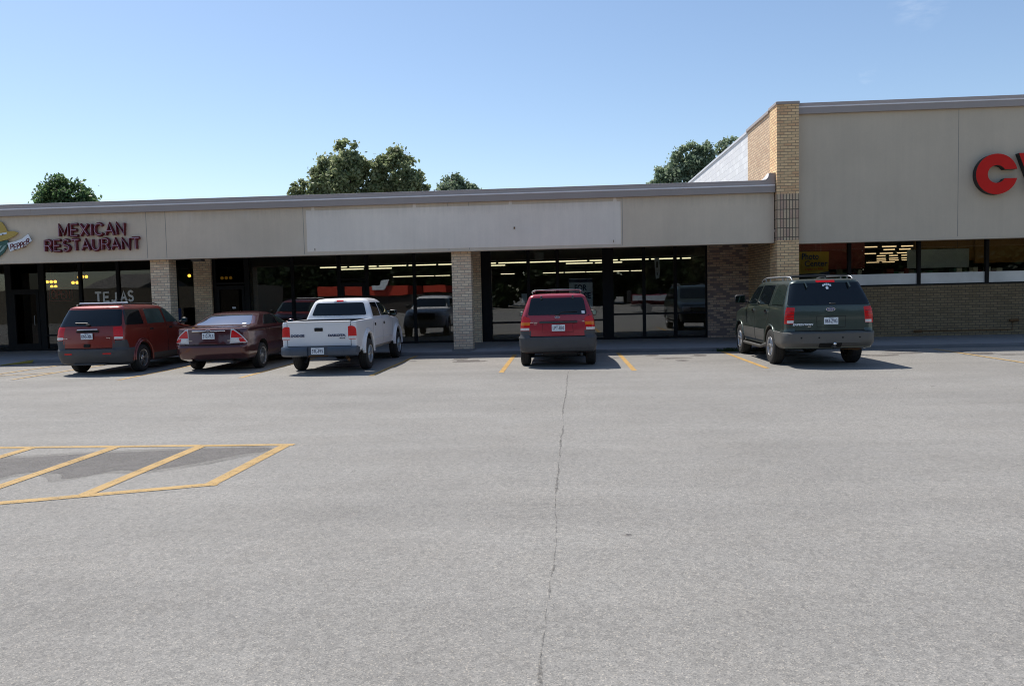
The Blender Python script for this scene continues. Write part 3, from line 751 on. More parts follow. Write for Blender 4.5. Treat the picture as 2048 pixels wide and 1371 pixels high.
# ------------------------------------------------------------------ restaurant sign
SG = empty('restaurant_sign', (-13.5, YF, 3.18), 'maroon MEXICAN RESTAURANT channel letters on the beige fascia', 'sign')
for txt, x0, x1, z0, z1 in (('MEXICAN', -14.47, -12.53, 3.60, 3.93), ('RESTAURANT', -14.92, -12.10, 3.18, 3.49)):
    for st in strokes(txt, x0, x1, z0, z1, .26):
        mb = MB()
        for s_ in st: mb.tube([(x, YF - .06, z) for x, z in s_], .048, 8, flat=1.25)
        l_ = wpart(mb, 'letter', 'maroon', SG, 60)
        mb = MB()
        for s_ in st: mb.tube([(x, YF - .125, z) for x, z in s_], .008, 6)
        mb.build('neon_tube', 'neon', l_, 60)
# painted cut-out: straw hat above a plain green pepper, and the PEPPER ribbon
PS = empty('hat_and_pepper_sign', (-16.3, YF, 3.0), 'flat painted sign of a yellow straw hat over a green pepper at the left end', 'sign')
mb = MB(); yb = YF - .05
hat = [(-17.7, 3.66), (-17.55, 3.78), (-17.2, 3.80), (-17.0, 3.78), (-16.92, 4.02), (-16.75, 4.10), (-16.35, 4.10), (-16.2, 4.06), (-16.12, 3.95), (-16.05, 3.79), (-15.85, 3.79), (-15.72, 3.74), (-15.82, 3.66), (-16.05, 3.56), (-16.3, 3.50), (-16.7, 3.46), (-17.2, 3.50)]
mb.prism(hat, yb - .03, yb); wpart(mb, 'hat', 'hat', PS)
mb = MB(); mb.prism([(-17.0, 3.70), (-16.6, 3.66), (-16.3, 3.67), (-16.07, 3.71), (-16.06, 3.765), (-16.3, 3.735), (-16.6, 3.72), (-17.0, 3.76)], yb - .036, yb - .03)
for k in range(5): mb.box(-16.72 + k * .13, -16.68 + k * .13, yb - .040, yb - .036, 3.685, 3.715, 1)
wpart(mb, 'hat_band', ['plate', 'black'], PS)
mb = MB(); mb.prism([(-17.1, 3.47), (-16.7, 3.45), (-16.3, 3.49), (-16.06, 3.54), (-16.04, 3.45), (-16.1, 3.32), (-16.2, 3.18), (-16.35, 3.06), (-16.6, 2.97), (-16.9, 3.02), (-17.1, 3.2)], yb - .02, yb + .005); wpart(mb, 'pepper', 'green_p', PS)
mb = MB(); mb.prism([(-16.06, 3.42), (-16.1, 3.40), (-16.2, 3.26), (-16.36, 3.14), (-16.42, 3.14), (-16.3, 3.24), (-16.18, 3.37)], yb - .026, yb - .021)
mb.prism([(-16.5, 3.38), (-16.4, 3.35), (-16.24, 3.39), (-16.3, 3.31), (-16.42, 3.30)], yb - .026, yb - .021); wpart(mb, 'highlight', 'green_l', PS)
mb = MB(); up = [(-16.06, 3.45), (-15.82, 3.49), (-15.6, 3.565), (-15.41, 3.70)]; dn = [(-15.31, 3.50), (-15.50, 3.37), (-15.75, 3.27), (-15.99, 3.21)]
mb.prism(up + dn, yb - .04, yb - .02, 0, 1); rb = wpart(mb, 'ribbon', ['white', 'frame_grey'], PS)
mb = MB()
for st, (cx, cz, a) in zip(strokes('PEPPER', 0, .6, 0, .15, .22), [(0, 0, 8), (0, .004, 10), (0, .02, 14), (0, .04, 18), (0, .075, 24), (0, .125, 28)]):
    for s_ in st:
        X0 = s_[0][0]; q = []
        for x, z in s_:
            xx = -15.96 + x * .95; zz = 3.262 + z + cz + (x - st[0][0][0]) * math.tan(R(a)); q.append((xx, yb - .044, zz))
        mb.tube(q, .0135, 5)
mb.build('writing', 'maroon', rb)

# ------------------------------------------------------------------ tall store on the right
TS = empty('tall_store', (12, YF, 0), 'tall grey-beige store with a buff brick pier and red sign letters', 'store building')
X0 = 6.44
mb = MB(); mb.box(X0, 40, YF, YF + .35, 2.86, 6.32); F2 = wpart(mb, 'fascia', 'fascia_r', TS)
mb = MB(); mb.box(X0, 40, YF - .02, YF + .37, 2.82, 2.86); wpart(mb, 'soffit_lip', 'fascia_r', TS)
for x in (10.7, 15.2, 19.7):
    mb = MB(); mb.box(x - .006, x + .006, YF - .0025, YF + .01, 2.9, 6.3)
    mb.build('panel_joint', 'joint', F2)
mb = MB(); mb.prismx([(YF + .3, 6.60), (YF - .03, 6.60), (YF - .04, 6.49), (YF + .3, 6.49)], X0, 40)
mb.prismx([(YF + .3, 6.485), (YF - .10, 6.485), (YF - .10, 6.295), (YF + .3, 6.30)], X0, 40); c2 = wpart(mb, 'coping', 'coping', TS)
mb = MB(); mb.box(X0, 40, YF - .108, YF - .036, 6.4855, 6.493); mb.box(X0, 40, YF - .112, YF - .1015, 6.46, 6.485); mb.build('coping_edge', 'coping_edge', c2)  # pale strips with the ledge's sky highlight in their colour
# pier with its five soldier courses
mb = MB(); mb.box(5.86, X0, 22.3, 23.06, .06, 2.91); wpart(mb, 'pier', 'brick_pier', TS)
mb = MB(); mb.box(5.855, X0 + .003, 22.295, 23.06, 2.912, 4.16); wpart(mb, 'soldier_courses', 'soldier', TS)
mb = MB(); mb.box(5.86, X0, 22.3, 23.06, 4.162, 6.54); wpart(mb, 'pier', 'brick_pier', TS)
mb = MB(); mb.rbox(5.83, X0 + .02, 22.27, 23.1, 6.54, 6.62, .01); mb.box(5.83, 6.14, 23.1, 25.80, 6.50, 6.575); wpart(mb, 'pier_cap', 'coping', TS)
mb = MB(); mb.box(5.88, 6.1, 23.06, 25.80, 3.2, 6.50); wpart(mb, 'side_wall', 'brick_sun', TS)
mb = MB(); mb.box(5.93, 6.1, 23.06, 26.2, .08, 3.2); wpart(mb, 'recess_wall', 'brick_tan', TS)
mb = MB(); mb.box(5.885, 6.1, 25.80, 62, 4.1, 6.46); wpart(mb, 'painted_side_wall', 'block_white', TS)
mb = MB(); mb.box(5.84, 6.14, 25.80, 62, 6.46, 6.53); wpart(mb, 'wall_cap', simple('white_cap', (.6, .6, .62), .5), TS)
mb = MB()  # curved flashing where the low coping meets the brick
prof = [(YF - .03, 4.56), (YF - .03, 4.75), (YF + .12, 4.76), (YF + .5, 4.70), (YF + 1.2, 4.62), (YF + 1.9, 4.57), (YF + 1.9, 4.3), (YF + .3, 4.3)]
mb.prismx(prof, 5.68, 5.878); wpart(mb, 'flashing', 'coping_edge', TS)
mb = MB(); mb.prism([(5.50, 4.566), (5.60, 4.58), (5.66, 4.64), (5.70, 4.755), (5.85, 4.76), (5.85, 4.43), (5.5, 4.43)], YF - .045, YF - .031); wpart(mb, 'flashing_plate', 'coping', TS)
mb = MB(); mb.box(6.1, 40, YF + .35, 62, 6.1, 6.3); wpart(mb, 'roof', 'roof', TS)
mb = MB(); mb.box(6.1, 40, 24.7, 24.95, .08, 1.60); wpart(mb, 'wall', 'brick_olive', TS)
mb = MB(); mb.box(6.1, 40, YF + .02, 24.7, 3.16, 3.2); wpart(mb, 'canopy_ceiling', 'ghost', TS)
mb = MB(); mb.box(6.1, 40, 24.7, 24.9, 2.98, 3.9); wpart(mb, 'window_header', 'frame', TS)
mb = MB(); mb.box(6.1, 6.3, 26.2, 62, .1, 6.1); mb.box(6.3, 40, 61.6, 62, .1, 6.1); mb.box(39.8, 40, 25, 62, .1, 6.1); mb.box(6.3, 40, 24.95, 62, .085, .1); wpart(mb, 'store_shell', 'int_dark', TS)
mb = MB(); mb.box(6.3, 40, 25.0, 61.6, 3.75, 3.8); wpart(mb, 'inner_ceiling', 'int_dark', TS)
ed = [6.12, 8.63, 10.66, 12.63, 14.6, 16.6, 18.6, 20.6, 22.6]
for a, b in zip(ed, ed[1:]):
    wi = bay(TS, a, b, 1.60, 2.98, 24.78, 'glass', (), .05, sill=.045)
    if a > 8:
        mb = MB(); mb.box(a + .05, b - .05, 24.770, 24.776, 1.645, 1.965); mb.build('frosted_band', 'frost', wi)
# conduit on the brick
mb = MB(); mb.tube([(10.62, 24.67, .235), (13.35, 24.67, .225), (13.35, 24.67, .48), (13.5, 24.67, .5)], .012, 8)
mb.tube([(10.5, 24.68, .235), (10.72, 24.68, .235)], .035, 8); mb.tube([(13.25, 24.66, .5), (13.5, 24.66, .5)], .04, 8)
wpart(mb, 'pipe', 'rust', TS, 60)
# inside: coloured panels, hanging sign and board, lights
mb = MB(); mb.box(6.3, 9.5, 25.9, 25.95, 2.17, 3.6); wpart(mb, 'red_panel', 'red_wall', TS)
mb = MB(); mb.box(11.7, 22, 27.5, 27.6, 2.38, 3.7); mb.box(13.6, 22, 27.4, 27.5, 2.28, 3.7); wpart(mb, 'ochre_panel', 'orange_wall', TS)
HS = empty('photo_centre_sign', (8.1, 25.4, 2.0), 'yellow Photo Center sign hanging in the store window', 'sign')
mb = MB(); mb.prism([(7.32, 2.0), (8.22, 2.06), (8.24, 2.70), (7.32, 2.72)], 25.4, 25.42); mb.prism([(7.30, 1.93), (8.26, 2.0), (8.24, 2.10), (7.9, 2.05), (7.32, 2.03)], 25.385, 25.399, 1)
text_mb(mb, 'Photo', 7.42, 7.93, 2.47, 2.67, 25.397, .003, 1, bold=.02); text_mb(mb, 'Center', 7.50, 8.20, 2.26, 2.44, 25.397, .003, 1, bold=.02)
text_mb(mb, 'Digital or Film', 7.52, 8.06, 2.13, 2.21, 25.397, .003, 2, bold=.01)
wpart(mb, 'panel', ['yellow_sign', 'navy', 'red'], HS)
mb = MB()
for x in (7.85, 8.0): mb.tube([(x, 25.41, 2.7), (x, 25.41, 3.74)], .006, 5)
wpart(mb, 'hanger', 'silver', HS)
HB = empty('hanging_board', (11.6, 25.3, 2.1), 'blank grey-green board hanging inside the store window', 'board')
mb = MB(); mb.box(10.55, 12.38, 25.3, 25.33, 2.12, 2.68); wpart(mb, 'board', 'board', HB)
mb = MB(); mb.box(10.72, 12.40, 25.335, 25.345, 2.10, 2.70)
for x in (11.0, 12.05): mb.tube([(x, 25.33, 2.68), (x, 25.33, 3.74)], .006, 5)
wpart(mb, 'hanger', 'frame', HB)
for x in (8.2, 10.6, 13.0, 15.4):   # unseen lamps added above the window head to light sign, board and panels
    mb = MB(); mb.box(x - .6, x + .6, 25.08, 25.16, 3.68, 3.73); wpart(mb, 'added_lamp', 'tube_added', TS)
rows = []
for rn, Y, xa, xb, n in (('top', 35.7, 12.98, 15.38, 3), ('second', 38.8, 15.05, 16.48, 2), ('third', 43.3, 15.74, 18.35, 3), ('fourth', 47, 17.87, 19.91, 3), ('fifth', 51.8, 19.69, 21.95, 3), ('sixth', 56, 21.29, 23.76, 3), ('lowest', 60.5, 20.03, 24.5, 4)):
    L = (xb - xa) / n; rows.append((rn, Y, [(xa + k * L + .05, xa + (k + 1) * L - .16) for k in range(n)]))
tubes(rows, 3.28, 'tube_o', 'of the store', 'strip lights in the store', .024)
# store shelving seen as low dark mass with pale goods
for i, (x, wd) in enumerate(((9.2, 1.5), (11.3, 1.6), (13.6, 2.0))):
    rt = empty('shelf_unit', (x, 27, .1), ['dark shelf of goods right of the hanging sign', 'dark shelf of goods below the hanging board', 'dark shelf of goods at the right edge of the store window'][i], 'shelf', 'shelves in the store')
    mb = MB()
    for k in range(4): mb.box(x - wd / 2, x + wd / 2, 26.8, 27.2, .3 + k * .5, .34 + k * .5)
    mb.box(x - wd / 2 - .04, x - wd / 2, 26.8, 27.2, .1, 1.95); mb.box(x + wd / 2, x + wd / 2 + .04, 26.8, 27.2, .1, 1.95); wpart(mb, 'rack', 'frame_grey', rt)
    rr = random.Random(i); mb = MB()
    for k in range(4):
        q = x - wd / 2 + .05
        while q < x + wd / 2 - .2:
            wq = rr.uniform(.08, .22); mb.box(q, q + wq, 26.85, 27.15, .34 + k * .5, .34 + k * .5 + rr.uniform(.15, .36), rr.randrange(4)); q += wq + .02
    wpart(mb, 'goods', ['board', 'red_wall', 'green_p', 'int_wall'], rt)
# big letters
LS = empty('store_sign', (13, YF, 3.98), 'big red raised CVS letters on the tall grey fascia', 'sign')
def bigletter(poly):
    mb = MB(); mb.prism(poly, YF - .20, YF - .02); o = wpart(mb, 'letter', 'black', LS)
    cx = sum(p[0] for p in poly) / len(poly)
    mb = MB(); mb.prism(poly, YF - .206, YF - .2); mb.build('face', 'red', o)
cx, cz, ro_, ri = 11.60, 4.51, .535, .235
cp = [(cx + ro_ * math.cos(R(a)), cz + ro_ * math.sin(R(a))) for a in [13 + (347 - 13) * i / 40 for i in range(41)]]
cp += [(cx + ri * math.cos(R(a)), cz + ri * math.sin(R(a))) for a in [330 - (330 - 30) * i / 24 for i in range(25)]]
bigletter(cp)
bigletter([(12.16, 5.04), (12.52, 5.04), (12.73, 4.36), (12.94, 5.04), (13.28, 5.04), (12.90, 3.98), (12.55, 3.98)])
a1 = [(13.80 + .40 * math.cos(R(a)), 4.77 + .27 * math.sin(R(a))) for a in range(10, 271, 20)] + [(13.80 + .10 * math.cos(R(a)), 4.36 + .12 * math.sin(R(a))) for a in range(90, -91, -30)] + [(13.72, 4.26), (13.72, 4.36), (13.38, 4.36)]
a2 = [(13.80 + .42 * math.cos(R(a)), 4.26 + .28 * math.sin(R(a))) for a in range(190, 451, 20)] + [(13.8, 4.62), (13.74, 4.72), (13.86, 4.77), (13.9, 4.70)]
bigletter(a1 + a2)

# ------------------------------------------------------------------ newspaper box between the left posts
NB = empty('newspaper_box', (-12.72, 25.4, SW), 'blue newspaper box with a yellow band beside the left brick pillar', 'newspaper box')
mb = MB(); mb.rbox(-12.93, -12.52, 25.2, 25.6, .35, 1.15, .02); mb.prismx([(25.18, 1.15), (25.3, 1.42), (25.6, 1.42), (25.6, 1.15)], -12.93, -12.52); wpart(mb, 'body', simple('blue_enamel', (.03, .06, .22), .4), NB)
mb = MB(); mb.box(-12.9, -12.55, 25.19, 25.2, 1.0, 1.13); wpart(mb, 'yellow_band', 'yellow_sign', NB)
mb = MB(); mb.box(-12.88, -12.57, 25.19, 25.2, .55, .92); wpart(mb, 'display_window', 'cglass', NB)
mb = MB(); mb.box(-12.76, -12.69, 25.35, 25.45, SW, .35); mb.box(-12.9, -12.55, 25.25, 25.55, SW, SW + .03); wpart(mb, 'pedestal', 'frame', NB)

# weeds at the kerb
mb = MB(); rr = random.Random(8)
for k in range(260):
    x = 4.05 + rr.random() ** .7 * 1.3 * rr.choice((.3, 1)) + rr.gauss(0, .1); y = kerb_y(x) - .04 + rr.gauss(0, .05); h = rr.uniform(.03, .10); a = rr.uniform(0, PI); q = rr.uniform(.012, .03)
    dx, dy = math.cos(a) * q, math.sin(a) * q; lx, ly = rr.gauss(0, .03), rr.gauss(0, .03)
    mb.add([(x - dx, y - dy, 0.004), (x + dx, y + dy, 0.004), (x + dx * .5 + lx, y + ly, h), (x - dx * .5 + lx, y + ly, h)], [(0, 1, 2, 3)])
o = mb.build('weeds', 'weed', None, recalc=False); tag(o, kind='stuff', label='low green weeds growing along the kerb foot', cat='weeds')

# ------------------------------------------------------------------ vehicles (local frame: y = 0 at the rear bumper, +y towards the nose, z = 0 ground)
def outline(yr, yf, w, cr, cf, br, bf, tf=.0, tr=.0):
    """half plan outline from rear centre round to front centre"""
    out = []
    cr = min(cr, w * .9); cf = min(cf, w * .9)
    for k in range(7):
        x = (w - cr) * k / 6; out.append((x, yr - br * (1 - (x / w) ** 2) + br))
    for k in range(1, 7):
        a = R(90 * k / 6); out.append((w - cr + cr * math.sin(a), yr + br + cr - cr * math.cos(a) - br * (1 - ((w - cr) / w) ** 2) * (1 - k / 6)))
    ya, yb = yr + br + cr, yf - bf - cf
    for k in range(1, 30): out.append((w, ya + (yb - ya) * k / 30))
    for k in range(0, 7):
        a = R(90 * k / 6); out.append((w - cf + cf * math.cos(a), yb + cf * math.sin(a) + bf * (1 - ((w - cf) / w) ** 2) * (k / 6)))
    for k in range(1, 7):
        x = (w - cf) * (1 - k / 6); out.append((x, yf - bf + bf * (1 - (x / w) ** 2)))
    ym = (yr + yf) / 2; h = max(.01, (yf - yr) / 2)
    res = []
    for (x, y) in out:
        t = (y - ym) / h; k = 1 - (tf * max(0, t) ** 3 if t > 0 else tr * max(0, -t) ** 3); res.append((x * k, y))
    return res

def stack(levels, tf=.06, tr=.03):
    """closed shell from plan outlines piled up in z"""
    vs = []; fs = []; N = None
    for L in levels:
        z, yr, yf, w, cr, cf, br, bf = L[:8]
        h = outline(yr, yf, w, cr, cf, br, bf, tf, tr)
        ring = [(x, y, z) for x, y in h] + [(-x, y, z) for x, y in h[-2:0:-1]]
        N = len(ring); vs += ring
    n = len(levels)
    for k in range(n - 1):
        for i in range(N):
            j = (i + 1) % N; fs.append((k * N + i, k * N + j, (k + 1) * N + j, (k + 1) * N + i))
    H = N // 2   # caps as strips from side to side
    for base, rev in ((0, True), ((n - 1) * N, False)):
        f0 = [(base, base + 1, base + N - 1)]
        f0 += [(base + i, base + i + 1, base + N - i - 1, base + N - i) for i in range(1, H - 1)]
        f0 += [(base + H - 1, base + H, base + H + 1)]
        fs += [tuple(reversed(f)) if rev else f for f in f0]
    return vs, fs

def lerp_levels(keys, per=3):
    out = []
    for a, b in zip(keys, keys[1:]):
        n = per if b[0] - a[0] > .05 else 1
        for k in range(n): t = k / n; out.append(tuple(p + (q - p) * t for p, q in zip(a, b)))
    out.append(keys[-1]); return out

def mk(vs, fs, mats):
    me = bpy.data.meshes.new('m'); me.from_pydata(vs, [], fs)
    for m in mats: me.materials.append(M[m])
    bm = bmesh.new(); bm.from_mesh(me); bmesh.ops.recalc_face_normals(bm, faces=bm.faces); bm.to_mesh(me); bm.free()
    return me

def cut(me, cutters):
    """boolean: cutters are (verts, faces) solids; their inner faces take slot 1"""
    o = bpy.data.objects.new('tmp', me); C.objects.link(o)
    tmp = []
    for vs, fs in cutters:
        cm = mk(vs, fs, ['under']); co = bpy.data.objects.new('cut', cm); C.objects.link(co); tmp.append(co)
        md = o.modifiers.new('b', 'BOOLEAN'); md.object = co; md.operation = 'DIFFERENCE'; md.solver = 'EXACT'; md.material_mode = 'TRANSFER'
    dg = bpy.context.evaluated_depsgraph_get()
    res = bpy.data.meshes.new_from_object(o.evaluated_get(dg))
    for t in tmp + [o]: bpy.data.objects.remove(t)
    return res

def cyl(x0, x1, y, z, r, n=40):
    mb = MB(); mb.tube([(x0, y, z), (x1, y, z)], r, n); return mb.v, mb.f
def boxs(*a):
    mb = MB(); mb.box(*a); return mb.v, mb.f

class Car:
    def __init__(s, name, label, cat, loc, scale, keys, paint, tf=.06, tr=.03):
        s.root = empty(name, loc, label, cat, 'vehicles parked nose-in along the kerb'); s.root.scale = (scale,) * 3 if not isinstance(scale, tuple) else scale
        s.keys = keys; s.paint = paint
        vs, fs = stack(lerp_levels(keys), tf, tr)
        s.me = mk(vs, fs, [paint, 'under'])
        s.bvh = BVHTree.FromPolygons([Vector(v) for v in vs], fs)
        s.cutters = []
    def add_hull(s, keys, tf=.06, tr=.03):
        """a second shell (bumper) that panels may also land on"""
        return stack(lerp_levels(keys), tf, tr)
    def rebvh(s, extra):
        vs = [Vector(v.co) for v in s.me.vertices]; fs = [tuple(p.vertices) for p in s.me.polygons]
        for (v2, f2) in extra:
            b = len(vs); vs += [Vector(v) for v in v2]; fs += [tuple(b + i for i in f) for f in f2]
        s.bvh = BVHTree.FromPolygons(vs, fs)
    def finish_body(s):
        me = cut(s.me, s.cutters) if s.cutters else s.me
        me.shade_smooth(); me.set_sharp_from_angle(angle=R(32))
        s.body = bpy.data.objects.new('body', me); C.objects.link(s.body); s.body.parent = s.root
    def panel(s, mb, poly, mode, off=.006, mi=0, grid=.05, rim=.012, sx=1):
        """polygon seen from behind ('rear': x,z), from the side ('side': y,z), or across a rear corner ('corner': distance from the flank edge, z)"""
        if mode == 'rear': U, D, O = Vector((1, 0, 0)), Vector((0, 1, 0)), Vector((0, -3, 0))
        elif mode == 'front': U, D, O = Vector((1, 0, 0)), Vector((0, -1, 0)), Vector((0, 9, 0))
        elif mode == 'side': U, D, O = Vector((0, 1, 0)), Vector((-sx, 0, 0)), Vector((3 * sx, 0, 0))
        elif mode == 'top': U, D, O = Vector((1, 0, 0)), Vector((0, 0, -1)), Vector((0, 0, 4))
        else: U, D = Vector((sx, 1, 0)).normalized(), Vector((-sx, 1, 0)).normalized(); O = -D * 3
        V = Vector((0, 0, 1)) if mode != 'top' else Vector((0, 1, 0))
        bm = bmesh.new()
        f = bm.faces.new([bm.verts.new((u, v, 0)) for u, v in poly])
        us = [p[0] for p in poly]; vs_ = [p[1] for p in poly]
        for ax, lo, hi in ((0, min(us), max(us)), (1, min(vs_), max(vs_))):
            k = math.floor(lo / grid) + 1
            while k * grid < hi:
                co = [0, 0, 0]; no = [0, 0, 0]; co[ax] = k * grid; no[ax] = 1
                bmesh.ops.bisect_plane(bm, geom=bm.verts[:] + bm.edges[:] + bm.faces[:], plane_co=co, plane_no=no); k += 1
        bm.verts.ensure_lookup_table(); bm.verts.index_update()
        P = []
        for v in bm.verts:
            o = O + U * v.co.x + V * v.co.y
            hit, nor, _, _ = s.bvh.ray_cast(o, D)
            if hit is None:
                hit, nor, _, _ = s.bvh.find_nearest(o + D * 3)
            if nor.dot(D) > 0: nor = -nor
            P.append(hit + nor * off)
        n = len(P); fs = [[v.index for v in f.verts] for f in bm.faces]
        if rim:
            Q = [p + D * rim for p in P]; mp = {}
            edges = [(e.verts[0].index, e.verts[1].index, e.link_faces[0]) for e in bm.edges if len(e.link_faces) == 1]
            for a, b, lf in edges:
                for i in (a, b):
                    if i not in mp: mp[i] = len(P); P.append(Q[i])
                idx = [v.index for v in lf.verts]; ia = idx.index(a)
                if idx[(ia + 1) % len(idx)] == b: fs.append([b, a, mp[a], mp[b]])
                else: fs.append([a, b, mp[b], mp[a]])
        bm.free()
        mb.add(P, fs, mi)
    def line(s, mb, pts, mode, wd=.008, off=.0025, mi=0, sx=1):
        for (a, b) in zip(pts, pts[1:]):
            a = Vector(a); b = Vector(b); d = (b - a); 
            if d.length < 1e-6: continue
            d.normalize(); n = Vector((-d.y, d.x)) * wd / 2; a2 = a - d * wd / 2; b2 = b + d * wd / 2
            s.panel(mb, [tuple(a2 + n), tuple(a2 - n), tuple(b2 - n), tuple(b2 + n)], mode, off, mi, .06, 0, sx)
    def part(s, mb, name, mats, parent=None, smooth=35): return mb.build(name, mats, parent or s.root, smooth)
    def pan(s, name, poly, mode, mats, off=.006, parent=None, sx=1, rim=.012, smooth=40, grid=.05):
        mb = MB(); s.panel(mb, poly, mode, off, 0, grid, rim, sx); return mb.build(name, mats, parent or s.root, smooth)
    def wheel(s, x, y, r, wd, style, rr=.62):
        sg = 1 if x > 0 else -1
        E = bpy.data.objects.new('wheel', None)
        mb = MB(); rim = r * rr
        prof = [(-wd / 2, rim * .98), (-wd / 2, r * .82), (-wd / 2 + .012, r * .93), (-wd / 2 + .035, r * .985), (-wd / 4, r), (wd / 4, r), (wd / 2 - .035, r * .985), (wd / 2 - .012, r * .93), (wd / 2, r * .82), (wd / 2 - .004, rim * 1.12), (wd / 2 - .015, rim)]
        mb.lathe_x(prof, x, y, r, 44, 0, sg)
        for q in (-.3, -.1, .1, .3):     # tread grooves
            mb.lathe_x([(q * wd - .004, r * .999), (q * wd - .004, r * 1.002), (q * wd + .004, r * 1.002), (q * wd + .004, r * .999)], x, y, r, 44, 1, sg)
        w_ = mb.build('wheel', ['tyre', 'seam'], s.root, 40)
        mb = MB()
        mb.lathe_x([(wd / 2 - .015, rim * 1.0), (wd / 2 - .004, rim * .985), (wd / 2 - .008, rim * .93), (wd / 2 - .05, rim * .89), (-wd / 2 + .02, rim * .88), (-wd / 2 + .01, rim)], x, y, r, 40, 0, sg)
        fx = x + sg * (wd / 2 - .03)
        mb.lathe_x([(0, .001), (.012, .03), (.012, .05), (-.01, .07), (-.03, .07)], fx, y, r, 20, 0, sg)
        ns, sw = {'vue': (5, .055), 'ten': (10, .026), 'five': (5, .075), 'six': (6, .06), 'split': (5, .03)}[style]
        for k in range(ns):
            for off_ in ((0,) if style != 'split' else (-.10, .10)):
                a = 2 * PI * k / ns + .2
                c1, s1 = math.cos(a), math.sin(a); c2, s2 = math.cos(a + off_ * 1.6), math.sin(a + off_ * 1.6)
                t1 = Vector((0, -s1, c1)); t2 = Vector((0, -s2, c2))
                p1 = Vector((fx, y + c1 * .055, r + s1 * .055)); p2 = Vector((fx + sg * .012, y + c2 * rim * .93, r + s2 * rim * .93))
                w1, w2 = sw * .9, sw * (.6 if style in ('ten', 'split') else .75)
                D_ = Vector((sg * .02, 0, 0)); B_ = Vector((-sg * .03, 0, 0))
                vs = [p1 - t1 * w1 / 2 + B_, p1 + t1 * w1 / 2 + B_, p2 + t2 * w2 / 2 + B_, p2 - t2 * w2 / 2 + B_,
                      p1 - t1 * w1 / 3 + D_ * .5, p1 + t1 * w1 / 3 + D_ * .5, p2 + t2 * w2 / 3 + D_ * .3, p2 - t2 * w2 / 3 + D_ * .3]
                mb.add(vs, [(0, 1, 2, 3), (4, 5, 6, 7), (0, 1, 5, 4), (1, 2, 6, 5), (2, 3, 7, 6), (3, 0, 4, 7)])
        mb.build('rim', 'rim', w_, 30)
        mb = MB(); mb.lathe_x([(wd / 2 - .075, .001), (wd / 2 - .075, rim * .9)], x, y, r, 30, 0, sg)
        mb.build('brake_disc', 'rim_dark', w_)
        return w_
    def wheels(s, ya, yb, tx, r, wd, style, rr=.62, arch=1.14, depth=.36):
        for y in (ya, yb):
            for sx in (-1, 1): s.wheel(sx * tx, y, r, wd, style, rr)
    def arches(s, ya, yb, W, r, arch=1.13, depth=.34):
        for y in (ya, yb):
            for sx in (-1, 1): s.cutters.append(cyl(sx * (W - depth), sx * (W + .3), y, r * 1.03, r * arch))
    def plate(s, txt, cx, cz, y, parent=None, w=.305, h=.152):
        mb = MB(); mb.rbox(cx - w / 2, cx + w / 2, y - .012, y, cz - h / 2, cz + h / 2, .006, 0)
        text_mb(mb, txt, cx - w * .42, cx + w * .42, cz - h * .28, cz + h * .26, y - .013, .002, 1, bold=.01)
        text_mb(mb, 'TEXAS', cx - w * .16, cx + w * .16, cz + h * .33, cz + h * .43, y - .013, .002, 1)
        return mb.build('number_plate', ['plate', 'ink'], parent or s.root, 30)
    def writing(s, txt, x0, x1, z0, z1, y, mat='chrome', parent=None, bold=.01, shear=0., name='badge'):
        mb = MB(); text_mb(mb, txt, x0, x1, z0, z1, y, .006, 0, bold, shear); return mb.build(name, mat, parent or s.root)
    def oval(s, cx, cz, y, rx=.075, rz=.032, parent=None):
        mb = MB()
        P = lambda k: [(cx + rx * k * math.cos(2 * PI * i / 28), cz + rz * k * math.sin(2 * PI * i / 28)) for i in range(28)]
        mb.prism(P(1), y - .010, y, 0); mb.prism(P(.86), y - .013, y - .010, 1)
        text_mb(mb, 'Ford', cx - rx * .55, cx + rx * .55, cz - rz * .42, cz + rz * .45, y - .0135, .002, 0, .01, .3)
        return mb.build('emblem', ['chrome', 'oval'], parent or s.root, 40)
    def mirror(s, sx, x, y, z, w=.20, h=.15, mat='black'):
        mb = MB(); mb.rbox(min(x, x + sx * w), max(x, x + sx * w), y, y + .10, z, z + h, .03)
        mb.tube([(x - sx * .06, y + .06, z + .03), (x + sx * .05, y + .06, z + .05)], .03, 8)
        o = mb.build('door_mirror', mat, s.root, 50)
        mb = MB(); a, b = sorted((x + sx * .02, x + sx * (w - .02))); mb.rbox(a, b, y - .004, y + .002, z + .018, z + h - .018, .012); mb.build('mirror_glass', 'mirror', o)
    def under(s, y0, y1, w, z0=.24, z1=.5, axle=None, r=.3, tx=.7):
        mb = MB(); mb.box(-w, w, y0, y1, z0 + .06, z1)
        if axle is not None:
            for y in axle: mb.tube([(-tx, y, r), (tx, y, r)], .05, 10)
            mb.tube([(0, axle[0], r), (0, axle[0] + .25, r + .02)], [.14, .06], 12)
        for sx in (-.45, .45): mb.tube([(sx, y0 + .05, z0 + .12), (sx, y1 - .1, z0 + .1)], .045, 6)
        return mb.build('underbody', 'under', s.root, 40)
M['cglass3'] = simple('painted_view_glass', (.07, .095, .08), .03, spec=.6, vary=.8, vscale=2.2)  # opaque; brightness of the sunlit ground beyond is put into the colour
M['mirror'] = simple('mirror_glass', (.16, .24, .24), .03, metal=1., vary=0)
def lift(root, dz, span, top=1.62):
    """raise everything below the roof line: a taller body over the same wheels"""
    def walk(o):
        for ch in o.children:
            if ch.data and not ch.name.startswith(('wheel', 'exhaust')):
                for q in ch.data.vertices: q.co.z += dz * max(0, min(1, (top - q.co.z) / span))
            walk(ch)
    bpy.context.view_layer.update(); walk(root)
